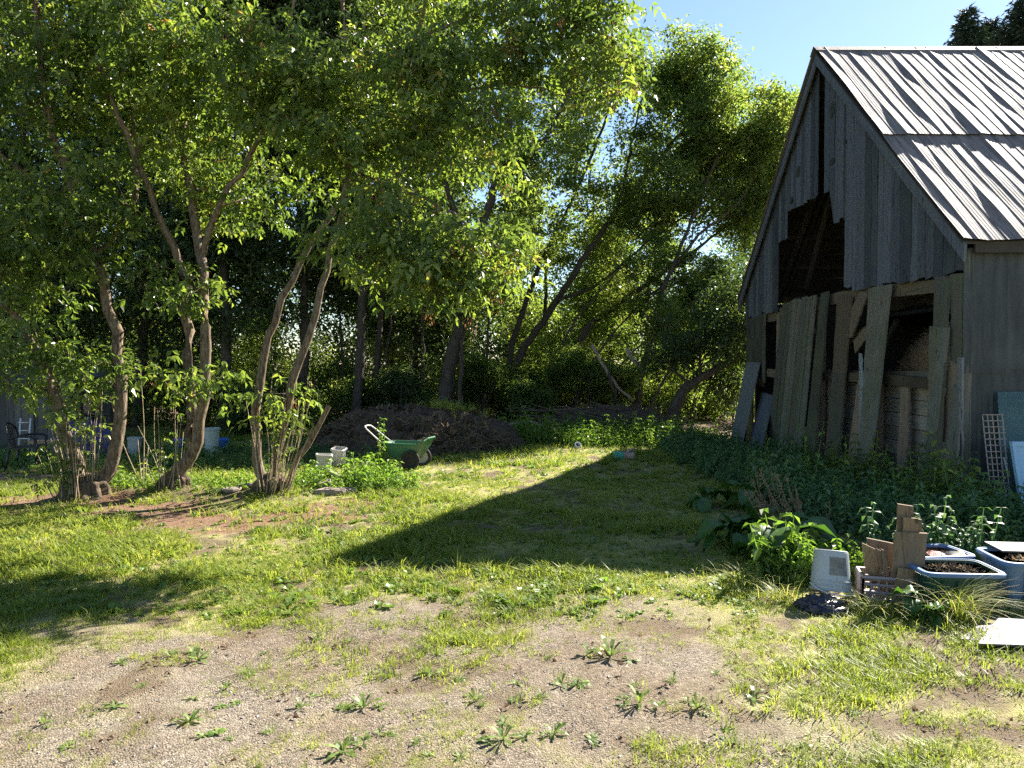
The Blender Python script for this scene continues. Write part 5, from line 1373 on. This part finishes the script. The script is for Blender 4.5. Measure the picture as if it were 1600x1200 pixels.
for k, (dx, z, w_, h_, m_) in enumerate([(.22, .37, .3, .28, 'pinkgrey'), (.7, .37, .4, .3, 'blue_tub'), (.28, .77, .36, .3, 'redpaint'), (.8, .77, .3, .34, 'pinkgrey')]):
    mb = MB(104 + k); mb.box((fx + dx, 17.15, z + h_ / 2 + .002), (w_, .3, h_)); mb.box((fx + dx, 17.15, z + h_ + .012), (w_ + .02, .32, .02))
    tag(mb.build('storage_box', M[m_]), ['pinkish box low on the rack by the shed', 'grey-blue box low on the rack by the shed', 'faded red box on the upper shelf of the rack by the shed', 'pinkish box on the upper shelf of the rack by the shed'][k], 'box', 'boxes on the rack')

# ------------------------------------------------------------------ foreground right clutter
def tote(label, x, y, w, d, h, rz, body, rim, content=None, z=0.0):
    t = empty('storage_tote', (x, y, z), label, 'storage tote', 'open storage totes'); R = rotm(0, 0, rz); c = (x, y, z)
    mb = MB(int(x * 100)); th = .006
    def ring(f, zz, e=0): return (e, zz)
    sq = (w / 2, d / 2, 7)
    mb.lathe([(-.045, 0), (-.035, .01), (-.008, h - .05), (-.004, h - .05), (0, h), (-.012, h), (-.02, h - .05), (-.048, .02), (-min(sq[0], sq[1]) * .99, .02)], c, R, 56, .5, sq)
    mb.build('body', M[body], t)
    mb = MB(5); mb.lathe([(.0, h - .022), (.026, h - .026), (.03, h - .004), (.022, h + .004), (.004, h + .006), (-.006, h - .004), (-.006, h - .022)], c, R, 56, .5, sq); mb.build('rim', M[rim], t)
    mb = MB(6)
    for k in (-.3, -.1, .1, .3):
        p = np.array([k * w, -d / 2 + .012, 0]); mb.box(np.array(c) + R @ (p + [0, 0, h * .45]), (.018, .022, h * .7), rz, rx=.09)
    mb.build('ribs', M[body], t)
    if content:
        V, F = blob_np((x, y, z + h * .70), (w * .455, d * .44, h * .22), 50, 16, 5, .1, 2, True); g = np.random.default_rng(int(x * 10))
        k = 700; pos = surf(np.array([x, y, z + h * .72]), np.array([w * .43, d * .4, h * .26]), k, g)
        Ts = (np.array([[-.04, -.0025, 0], [.04, -.002, .01], [.04, .002, .012], [-.04, .003, 0]]), np.arange(4).reshape(1, 4), np.full(4, .5))
        o = merge_obj('contents', [(V, F, np.full(len(V), .5)), scatter(Ts, pos, rotmany(g.uniform(0, 6.28, k), g.normal(-.2, .5, k), g.normal(0, 1, k)), g.uniform(.4, 1.3, k), g)], M[content], t, smooth=False)
    return t
Z1 = 0.0
tote('dark green tote with a blue rim and soil in it, nearest to the board stack', 3.44, 5.86, .56, .42, .31, -.06, 'dark_tub', 'blue_rim', 'hay')
tote('grey-blue tote full of straw at the right edge of the photo', 4.24, 6.05, .70, .50, .34, -.12, 'blue_tub', 'blue_rim', 'straw')
tote('blue tote behind the green one holding red and orange odds and ends', 3.55, 6.40, .55, .40, .30, .1, 'blue_rim', 'blue_rim', 'heap')
mb = MB(120); mb.lathe([(0, 0), (.09, 0), (.10, .03), (.03, .055), (0, .055)], (3.60, 6.33, .245), rotm(.2, .15, 0), 20); tag(mb.build('red_lid', M['redpaint']), 'round red lid lying in the blue tote', 'lid')
mb = MB(121); mb.lathe([(0, 0), (.05, 0), (.06, .05), (.05, .07), (0, .07)], (3.80, 6.35, .23), rotm(.3, .3, 0), 18); tag(mb.build('pot', M['orange']), 'small orange pot lying in the blue tote', 'pot')
mb = MB(122); mb.lathe([(0, 0), (.07, 0), (.08, .04), (0, .05)], (3.70, 6.30, .245), rotm(.2, -.3, 0), 18); tag(mb.build('black_lid', M['black_pl']), 'black lid between the red lid and the orange pot', 'lid')
mb = MB(123); mb.box((4.30, 6.24, .365), (.56, .30, .012), -.12, rx=.02); tag(mb.build('tote_lid', M['panel']), 'white lid lying over the back of the straw tote', 'lid')

# crate with offcuts
c0 = place(1392, 935); KX, KY = 3.00, 6.05
crate = empty('milk_crate', (KX, KY, 0), 'pinkish grey plastic crate full of upright board offcuts', 'crate')
Rk = rotm(0, 0, -.28)
def kc(x, y, z): return np.array([KX, KY, 0]) + Rk @ np.array([x, y, z])
mb = MB(130); W_, D_, H_ = .36, .28, .2
for (x0, y0, x1, y1) in ((-W_ / 2, -D_ / 2, W_ / 2, -D_ / 2), (W_ / 2, -D_ / 2, W_ / 2, D_ / 2), (W_ / 2, D_ / 2, -W_ / 2, D_ / 2), (-W_ / 2, D_ / 2, -W_ / 2, -D_ / 2)):
    for z in (.02, .08, .14, .195): mb.tube([kc(x0, y0, z), kc(x1, y1, z)], .011 if z < .19 else .016, 5)
    for f in np.linspace(0, 1, 7): mb.tube([kc(x0 + (x1 - x0) * f, y0 + (y1 - y0) * f, .02), kc(x0 + (x1 - x0) * f, y0 + (y1 - y0) * f, .19)], .008 if 0 < f < 1 else .016, 5)
mb.build('basket', M['crate'], crate)
mb = MB(131); mb.prism([kc(-.19, -.15, .015), kc(.19, -.15, .015), kc(.19, .15, .015), kc(-.19, .15, .015)], (0, 0, .01)); mb.build('bottom', M['crate'], crate)
def offcut(label, pts, Y, th, mat, Yt=None):
    Yt = Y if Yt is None else Yt; q = [onY(*pts[0], Y), onY(*pts[1], Y), onY(*pts[2], Yt), onY(*pts[3], Yt)]
    mb = MB(int(pts[0][0] * 7)); mb.plank(*q, (0.25 * th, th, 0), .5, 6, .002, .006); return tag(mb.build('board_offcut', M[mat]), label, 'board', 'offcuts in the crate')
offcut('widest offcut board at the front of the crate with a pale lower half', [(1393, 930), (1440, 926), (1450, 834), (1399, 831)], 5.90, .035, 'brownboard', 5.96)
offcut('smaller tan board nailed over the lower half of the widest offcut', [(1399, 922), (1441, 918), (1443, 892), (1404, 888)], 5.86, .02, 'tan', 5.87)
offcut('tallest offcut rising behind the widest board', [(1402, 900), (1430, 900), (1427, 792), (1403, 788)], 6.05, .035, 'brownboard')
offcut('short squared offcut in front of the tallest one', [(1412, 900), (1434, 900), (1434, 811), (1412, 808)], 6.00, .03, 'tan')
offcut('narrow lath right of the short squared offcut', [(1434, 900), (1442, 900), (1441, 812), (1434, 811)], 6.02, .03, 'brownboard')
offcut('golden plywood piece at the left end of the crate', [(1353, 895), (1376, 912), (1368, 858), (1347, 848)], 6.05, .02, 'tan', 6.00)
offcut('dark split lath right of the golden plywood piece', [(1378, 922), (1386, 926), (1378, 862), (1371, 858)], 5.98, .02, 'beam', 5.98)
offcut('second split lath leaning against the widest board', [(1388, 926), (1394, 926), (1382, 860), (1377, 858)], 5.95, .02, 'brownboard', 5.98)
offcut('brown board crosswise behind the golden plywood piece', [(1362, 912), (1400, 912), (1398, 850), (1355, 841)], 6.16, .03, 'brace', 6.16)

# white pail upside down with a faded label
q = place(1306, 948); px_, py_ = q[0] + .02, q[1] + .15
pl = empty('white_bucket', (px_, py_, .08), 'white bucket upside down with a faded label beside the crate', 'bucket')
Rb = rotm(-.22, .10, 0)
C_ = (px_, py_, .08)
mb = MB(140); mb.lathe([(.152, 0), (.150, .02), (.148, .10), (.130, .30), (.126, .315), (.118, .318), (.112, .31), (0, .308)], C_, Rb, 44); mb.build('body', M['white_pl'], pl, smooth=False)
mb = MB(141)
for z, r in ((.012, .158), (.045, .156), (.078, .154)): mb.lathe([(r - .008, z - .006), (r + .004, z - .004), (r + .004, z + .004), (r - .008, z + .006)], C_, Rb, 44)
mb.build('rim_rings', M['white_pl'], pl)
mb = MB(142); a = np.linspace(-1.5 - .55, -1.5 + .45, 14); zz = np.linspace(.125, .265, 6)
V = []
for z in zz:
    r = .148 - (z - .10) * .09 + .0015
    for t_ in a: V.append(np.array([math.cos(t_) * r, math.sin(t_) * r, z]))
V = np.array(V) @ Rb.T + C_; idx = np.arange(84).reshape(6, 14); Fq = np.stack([idx[:-1, :-1], idx[:-1, 1:], idx[1:, 1:], idx[1:, :-1]], -1).reshape(-1, 4); mb.addnp(V, Fq, np.full(84, .5)); mb.build('label_patch', M['label'], pl)
mb = MB(143); mb.tube(catmull([np.array(C_) + Rb @ np.array(p) for p in ((-.16, 0, .05), (-.13, -.13, .0), (0, -.2, -.02), (.13, -.13, .0), (.16, 0, .05))], .03), .004, 6); mb.build('handle', M['white_metal'], pl)
q = place(1300, 968); V, F = blob_np((q[0] + .02, q[1] + .2, .02), (.18, .14, .085), 60, 34, 8, .5, 3.6)
t = merge_obj('plastic_bag', [(V, F, np.full(len(V), .5))], M['bag'], None, (q[0], q[1], 0), True); tag(t, 'crumpled black plastic bag under the upside-down white bucket', 'bag')
# white panels on the grass
for k, (P_, z, lab) in enumerate([([(1528, 1008), (1700, 1014), (1690, 975), (1560, 968)], .05, 'white panel lying on the grass below the totes, the upper one'), ([(1500, 1000), (1640, 1018), (1640, 985), (1535, 975)], .015, 'second white panel sticking out from under the upper one')]):
    q = [onZ(*p, z) for p in P_]; mb = MB(150 + k); mb.prism(q, (0, 0, .012)); tag(mb.build('wall_panel', M['panel']), lab, 'panel', 'white panels on the grass')
# ------------------------------------------------------------------ plants
# burdock-like big leaves
def bigleaf(mb, base, d, L, W, g, up=.6):
    """broad wavy leaf on a stalk"""
    d = np.array([math.cos(d), math.sin(d), 0]); sd = np.array([-d[1], d[0], 0]); base = np.asarray(base, float)
    st = base + d * L * .35 + [0, 0, L * up]
    mb.tube([base, base + d * L * .15 + [0, 0, L * up * .6], st], [.007, .006, .005], 4, r=.3)
    ns, nw = 8, 7; V = []
    for i in range(ns):
        t = i / (ns - 1); w = W * (math.sin(math.pi * min(1, t * .86 + .14)) ** .7) * .5
        for j in range(nw):
            s = j / (nw - 1) * 2 - 1
            z = -.55 * L * t * t + .10 * L * math.sin(t * 3) + abs(s) * W * .13 + g.normal(0, .006) + .02 * math.sin(t * 11 + s * 3)
            V.append(st + d * (L * t - abs(s) * .0) + sd * w * s + [0, 0, z])
    idx = np.arange(ns * nw).reshape(ns, nw); F = np.stack([idx[:-1, :-1], idx[:-1, 1:], idx[1:, 1:], idx[1:, :-1]], -1).reshape(-1, 4)
    mb.addnp(np.array(V), F, np.full(len(V), g.random()))
def burdock(label, x, y, n, L, seed, z=None):
    g = np.random.default_rng(seed); z = float(gz(x, y)) if z is None else z; mb = MB(seed)
    for k in range(n):
        l = L * g.uniform(.55, 1.1); bigleaf(mb, (x + g.normal(0, .05), y + g.normal(0, .05), z), g.uniform(0, 6.28), l, l * g.uniform(.6, .85), g, g.uniform(.3, .9))
    return tag(mb.build('burdock', M['burdock'], origin=(x, y, z), smooth=True), label, 'plant', 'broad-leaved burdock plants')
q = place(1235, 905); burdock('large burdock at the shadow edge left of the upside-down bucket', q[0] + .05, q[1] + .35, 13, .42, 1)
burdock('tall burdock behind the large one, its highest leaf standing up in the shade', q[0] + .15, q[1] + .85, 10, .48, 2)
q = place(1178, 880); burdock('dim burdock in the shade farther left of the large one', q[0], q[1] + .5, 9, .38, 3)
q = place(1118, 800); burdock('small dim burdock in the shade in front of the leaning boards', q[0], q[1] + .3, 8, .30, 4)
q = place(1180, 800); burdock('dim burdock in front of the tilted barn door', q[0], q[1] + .2, 9, .36, 5)
q = place(1470, 985); burdock('low broad-leaved plant with silvery leaves in front of the green tote', q[0], q[1] + .15, 8, .20, 6)
q = place(1560, 955); burdock('flat broad leaf at the foot of the grey-blue tote', q[0], q[1] + .05, 4, .18, 7)

def stalks(name, label, cat, cx, cy, rx, ry, n, h, seed, mat='nettle', pairs=7, L=.09, W=.045, kind=None, group=None, mask=None):
    g = np.random.default_rng(seed); ch = []
    xy = g.uniform(-1, 1, (n * 2, 2)); xy = xy[(xy ** 2).sum(1) < 1][:n] * [rx, ry] + [cx, cy]
    if mask is not None: xy = xy[mask(xy[:, 0], xy[:, 1])]
    k = len(xy); pos = np.column_stack([xy, gz(xy[:, 0], xy[:, 1]) - .02]); sel = g.integers(0, 3, k)
    for v in range(3):
        m = sel == v
        if m.sum(): ch.append(scatter(t_stem_plant(g, h, pairs, L, W), pos[m], rotmany(g.uniform(0, 6.28, m.sum()), g.normal(0, .13, m.sum()), g.normal(0, .13, m.sum())), np.clip(g.lognormal(-.12, .32, m.sum()), .35, 1.9) * (.7 + .7 * fbm(pos[m][:, 0] * 1.4, pos[m][:, 1] * 1.4, seed, 2)), g))
    o = merge_obj(name, ch, M[mat], None, (cx, cy, 0)); return tag(o, label, cat, group, kind)
stalks('nettles', 'bright sunlit leafy weeds between the burdock and the board crate', 'weeds', 2.62, 6.6, .50, .26, 260, .27, 11, 'weed', 7, .085, .045)
stalks('nettles', 'bright sunlit weeds behind the tallest offcut and the totes', 'weeds', 3.8, 6.95, .62, .26, 230, .36, 12, 'nettle', 8, .10, .04)
# weed patch along the barn
def wm(x, y): return (x < 5.55 + 0 * y) | (y < 9.7)
stalks('weed_patch', 'dense dark green weeds growing along the foot of the barn', 'weeds', 5.1, 9.5, 1.75, 2.2, 1700, .34, 21, 'nettle', 7, .10, .05, 'stuff', None, lambda x, y: (x > 3.1) & ((x < 5.75) | (y < 9.5)) & (y > 7.2))
stalks('weed_patch', 'dense dark weeds in front of the barn siding at the right edge', 'weeds', 6.6, 8.4, 2.3, 1.1, 1000, .34, 22, 'nettle', 7, .11, .05, 'stuff')
stalks('weed_patch', 'knee-high weeds between the barn door and the brush pile', 'weeds', 4.6, 14.2, 1.5, 4.8, 2000, .28, 23, 'nettle', 6, .10, .05, 'stuff', None, lambda x, y: (x < 5.7) & (x > 2.8 + (y < 11) * .4))
stalks('weed_patch', 'sunlit pale weeds in front of the brush pile', 'weeds', 2.3, 18.3, 3.0, 1.5, 1500, .36, 24, 'weed', 6, .10, .045, 'stuff')
stalks('weed_patch', 'weeds around the stone slabs below the cream pails', 'weeds', -2.35, 11.4, .95, .6, 300, .24, 25, 'weed', 5, .09, .05, 'stuff')
stalks('weed_patch', 'tall ragged weeds right against the broken barn planks', 'weeds', 5.45, 11.8, .35, 2.4, 330, .48, 29, 'leaf_far', 9, .09, .055, 'stuff')
stalks('weed_patch', 'scattered taller pale weeds standing out of the dark growth beside the barn', 'weeds', 4.9, 10.5, 1.5, 3.2, 150, .55, 61, 'weed', 8, .08, .03, 'stuff', None, lambda x, y: (x > 3.3) & ((x < 5.7) | (y < 9.5)))
stalks('weed_patch', 'low weeds round the feet of the trees in the left row', 'weeds', -4.1, 11.2, 2.4, .7, 260, .20, 26, 'weed', 5, .08, .045, 'stuff')
stalks('weed_patch', 'green weeds in the shade behind the left row of trees', 'weeds', -6.5, 14.6, 4.5, 1.7, 1000, .17, 27, 'nettle', 5, .10, .05, 'stuff')
for (px, py, h, sd, lab) in [(598, 736, .62, 31, 'upright nettle standing in front of the cart handle side'), (1058, 690, .75, 32, 'tall pale nettle spire left of the leaning boards'), (1042, 692, .6, 33, 'shorter nettle spire beside the tall pale one'), (1432, 800, .8, 34, 'bushy weed growing against the mossy barn boards')]:
    q = place(px, py); stalks('nettle', lab, 'weed', q[0], q[1], .12, .1, 9, h, sd, 'weed', 9, .09, .045)
q = place(1465, 800); stalks('bush', 'dim bush with rounded leaves at the barn corner', 'bush', 5.35, 9.2, .5, .3, 120, .6, 41, 'leaf_far', 10, .10, .07)
# dry seed stalks in the shade
g = np.random.default_rng(44); mb = MB(44)
for k in range(26):
    q = np.array([2.92 + g.normal(0, .12), 7.7 + g.normal(0, .12), 0]); e = q + [-.25 + g.normal(0, .12), g.normal(0, .1), g.uniform(.5, .85)]
    mb.tube(catmull([q, (q + e) / 2 + g.normal(0, .02, 3), e], .08), .003, 4)
    for j in range(14):
        f = g.uniform(.5, 1); p = q + (e - q) * f + g.normal(0, .012, 3); mb.tube([p, p + g.normal(0, .014, 3)], [.007, .003], 4)
tag(mb.build('dry_dock', M['hay']), 'dry reddish seed stalks standing in the shaded weeds behind the burdock', 'dry plant')

# long grass tuft before the green tote
def longgrass(label, x, y, n, L, seed, lean):
    g = np.random.default_rng(seed); mb = MB(seed)
    for k in range(n):
        a = g.uniform(0, 6.28); l = L * g.uniform(.5, 1.1); d = np.array([math.cos(a) + lean[0], math.sin(a) * .7 + lean[1], 0]); d /= np.linalg.norm(d) + 1e-6; sd = np.array([-d[1], d[0], 0]) * .0035
        b = np.array([x + g.normal(0, .07), y + g.normal(0, .06), float(gz(x, y)) - .01]); V = []
        r = g.uniform(.5, 1.0); m = 7
        for i in range(m):
            t = i / (m - 1); p = b + d * l * r * (t ** 1.7) * .95 + [0, 0, l * (1.0 * t - .75 * r * t * t)]; w = (1 - t * .85)
            V += [p + sd * w, p - sd * w]
        F = np.array([(2 * i, 2 * i + 1, 2 * i + 3, 2 * i + 2) for i in range(m - 1)]); mb.addnp(np.array(V), F, np.full(2 * m, g.random()))
    return tag(mb.build('long_grass_tuft', M['grass'], origin=(x, y, 0)), label, 'grass tuft', 'long grass tufts')
longgrass('long arching grass tuft hanging over the white panels', 3.22, 5.45, 170, .60, 51, (.5, -.3))
longgrass('long grass tuft at the foot of the crate of offcuts', 2.75, 5.62, 150, .36, 52, (0, -.2))
longgrass('grass tuft left of the black bag', 2.15, 5.95, 110, .34, 53, (-.2, 0))
longgrass('grass tuft between the crate and the green tote', 3.12, 5.75, 70, .5, 54, (0, -.2))
longgrass('grass tuft overhanging the burdock at the shadow edge', 1.95, 6.35, 110, .34, 55, (0, .2))

# lawn: many blades over the whole yard
g = np.random.default_rng(200)
def in_view(x, y): return (np.abs(x) < y * .72 + .6)
def lawn(name, label, n, ylo, yhi, tm, seed, mat, scl=(.7, 1.3), power=1.0, dens=None):
    g = np.random.default_rng(seed)
    y = ylo + (yhi - ylo) * g.random(n) ** power; x = g.uniform(-1, 1, n) * (y * .72 + .6)
    gr, sl_, rd_, pa_ = fields(x, y); p = gr if dens is None else dens(x, y, gr, sl_, rd_)
    clump = fbm(x * 2.6, y * 2.6, 301, 3)
    keep = g.random(n) < p * (0.35 + 1.1 * sstep(.38, .6, clump))
    keep &= ~((x > 6.0) & (y > 10)) & (np.hypot((x + 2.15) / 2.3, (y - 17) / 1.7) > 1) & (np.hypot((x - 2.75) / 1.7, (y - 20.5) / .9) > 1)
    keep &= ~((x > 3.05) & (x < 4.7) & (y > 5.62) & (y < 6.7)) & ~((x > 2.75) & (x < 3.25) & (y > 5.85) & (y < 6.25)) & ~((x > 3.25) & (y > 5.1) & (y < 5.6) & (x < 5))
    x, y = x[keep], y[keep]; k = len(x); pos = np.column_stack([x, y, gz(x, y) - .004]); sel = g.integers(0, len(tm), k); ch = []
    tone = np.clip(.38 + .45 * (fbm(x * 1.2, y * 1.2, 401, 3) - .5) * 2 + g.normal(0, .16, k), 0, 1)
    hs = (.75 + .6 * sstep(.4, .65, fbm(x * .8, y * .8, 402, 2)))
    for v in range(len(tm)):
        m = sel == v; kk = m.sum()
        ch.append(scatter(tm[v], pos[m], rotmany(g.uniform(0, 6.28, kk), g.normal(0, .12, kk), g.normal(0, .12, kk)), g.uniform(*scl, kk) * hs[m], g, tone[m], .35))
    o = merge_obj(name, ch, M[mat], None, (0, 6, 0)); tag(o, label, 'grass', kind='stuff'); print(name, k); return o
tA = [t_tuft(g, 10, .042, .0045, .045, 1.5) for _ in range(4)]
tB = [t_tuft(g, 10, .058, .0075, .075, 1.4) for _ in range(4)]
tC = [t_tuft(g, 9, .085, .012, .11, 1.3) for _ in range(4)]
lawn('grass', 'short yellow-green grass round the gravel in front', 26000, 2.9, 6.8, tA, 201, 'grass', power=.85)
lawn('grass', 'grass of the middle of the yard, half in the barn shadow', 27000, 6.6, 12.5, tB, 202, 'grass')
lawn('grass', 'grass at the far end of the yard', 16000, 12.4, 22, tC, 203, 'grass')
# small broad-leaved ground weeds (clover, plantain) among the grass
tR = [t_rosette(g, 8, .05, .026, .8) for _ in range(4)]
lawn('clover', 'clover and small broad-leaved weeds mixed into the lawn', 9000, 5.6, 12.5, tR, 204, 'weed', (.6, 1.5), 1.0)
lawn('clover', 'clover and small broad-leaved weeds mixed into the far grass', 7000, 12, 20, tR, 205, 'weed', (1.0, 2.2), 1.0)
lawn('grass', 'sparse single blades coming up through the gravel', 11000, 2.9, 6.4, tA, 206, 'grass', (.3, .8), 1.0, lambda x, y, a, b, c: np.where(a < .7, .75 * sstep(.42, .6, fbm(x * 2, y * 2, 77, 3)), 0))

# rosettes in the gravel: countable weeds
g = np.random.default_rng(210)
protos = []
def proto(parts):
    Vs, Ls, Ts, Rs, n = [], [], [], [], 0
    for V, F, R in parts: Vs.append(V); Ls.append((F + n).ravel()); Ts.append(np.full(len(F), 4)); Rs.append(R); n += len(V)
    me = mesh_np('weed_rosette', np.concatenate(Vs), np.concatenate(Ls), np.concatenate(Ts), np.concatenate(Rs)); me.materials.append(M['rosette']); protos.append(me)
def off(T, dx, dy, s=1.0): return (T[0] * s + [dx, dy, 0], T[1], T[2])
proto([t_rosette(g, 9, .10, .022, .5)]); proto([t_rosette(g, 12, .13, .020, .9)]); proto([t_rosette(g, 7, .08, .034, .4), off(t_rosette(g, 6, .06, .02, .6), .07, .03)])
proto([t_rosette(g, 8, .10, .025, .6), off(t_rosette(g, 8, .09, .02, .8), .09, .04), off(t_tuft(g, 12, .06, .004, .05, 1.2), -.05, .03)])
proto([off(t_tuft(g, 22, .08, .0045, .05, 1.4), 0, 0), off(t_rosette(g, 6, .06, .018, .5), .05, -.02)])
proto([t_rosette(g, 10, .14, .026, 1.1), off(t_rosette(g, 7, .09, .022, .7), -.12, .05), off(t_rosette(g, 7, .07, .022, .5), .10, -.04), off(t_tuft(g, 10, .07, .004, .08, 1.2), .02, .08)])
spots = [(385, 235 + 860 * 0)]
PX = [(105, 1168), (165, 1108), (215, 1082), (288, 1085), (305, 1025), (240, 1035), (190, 1035), (340, 1105), (370, 1100), (345, 1062), (370, 1040), (420, 1010), (388, 978), (425, 980), (452, 976), (450, 1105), (475, 1100), (525, 1105), (550, 1100), (580, 1098), (520, 1045), (600, 1055), (440, 1150), (370, 1150), (345, 1160), (540, 1165), (610, 1150), (660, 1160), (680, 1045), (700, 1025), (712, 1065), (745, 1018), (735, 995), (790, 1018), (750, 1095), (790, 1125), (660, 1178), (725, 1182), (800, 1150), (820, 1085), (810, 1065), (850, 1092), (870, 1150), (930, 1150), (960, 1115), (980, 1065), (1020, 1112), (1045, 1070), (1090, 1100), (1155, 1155), (1160, 1128), (1010, 1145), (905, 1060), (860, 1015), (950, 1025), (640, 1005), (560, 1000), (490, 1000), (300, 1120), (60, 1130), (825, 1170), (1080, 1170), (1120, 1060), (1180, 1080), (1260, 1165), (1330, 1120), (1200, 1010), (1240, 1040)]
for i, (px, py) in enumerate(PX):
    q = place(px + g.normal(0, 9), py + g.normal(0, 6)); o = bpy.data.objects.new('weed_rosette', protos[int(g.integers(0, 6))]); COL.objects.link(o)
    s = float(np.clip(g.lognormal(-.5, .32), .4, 1.15)); o.location = (q[0], q[1], float(gz(q[0], q[1])) - .003); o.rotation_euler = (g.normal(0, .1), g.normal(0, .1), g.uniform(0, 6.28)); o.scale = (s, s, s * g.uniform(.7, 1.2))
    tag(o, 'small low green weed growing on its own in the front gravel', 'weed', 'weed rosettes in the front gravel')
# gravel stones
g = np.random.default_rng(220); ico = np.array([[1, 0, 0], [0, 1, 0], [-1, 0, 0], [0, -1, 0], [0, 0, 1.0]]); 
n = 26000; y = 2.9 + 4.2 * g.random(n) ** 1.1; x = g.uniform(-1, 1, n) * (y * .72 + .4); gr, sl_, rd_, pa_ = fields(x, y); keep = g.random(n) < (1.05 - gr); x, y = x[keep], y[keep]; k = len(x)
TF = (ico * [1, .8, .55], np.array([[0, 1, 4, 4], [1, 2, 4, 4], [2, 3, 4, 4], [3, 0, 4, 4]]), np.full(5, .5))
V, F, R = scatter(TF, np.column_stack([x, y, gz(x, y) + .0]), rotmany(g.uniform(0, 6.28, k), g.normal(0, .4, k), g.normal(0, .4, k)), g.lognormal(-5.5, .45, k), g); F = F[:, :3]
def mat_st():
    t = NT('gravel_stone'); c = t.ramp(t.attr(), [(0, (0.08, 0.075, 0.07)), (.5, (0.21, 0.19, 0.17)), (1, (0.42, 0.40, 0.38))]); return t.done(t.pbr(c, .9, 0, None, .15).outputs[0])
M['gstone'] = mat_st()
o = merge_obj('gravel_stones', [(V, F, R)], M['gstone'], None, (0, 5, 0)); tag(o, 'loose crushed stones on the gravel', 'gravel', kind='stuff')
# clods of dark earth and dead leaves scattered over the lawn
n = 2600; y = 3.2 + 9.5 * g.random(n); x = g.uniform(-1, 1, n) * (y * .7); gr, sl_, rd_, pa_ = fields(x, y); keep = g.random(n) < (.15 + .8 * np.maximum(sl_, rd_)); x, y = x[keep], y[keep]; k = len(x)
T = t_spray(g, 3, .035, .02, .04); o = merge_obj('leaf_litter', [scatter(T, np.column_stack([x, y, gz(x, y) + .012]), rotmany(g.uniform(0, 6.28, k), g.normal(0, .4, k), g.normal(0, .4, k)), g.uniform(.5, 1.4, k), g)], M['litter'], None, (0, 8, 0)); tag(o, 'dry fallen leaves and crumbs scattered over the lawn', 'litter', kind='stuff')
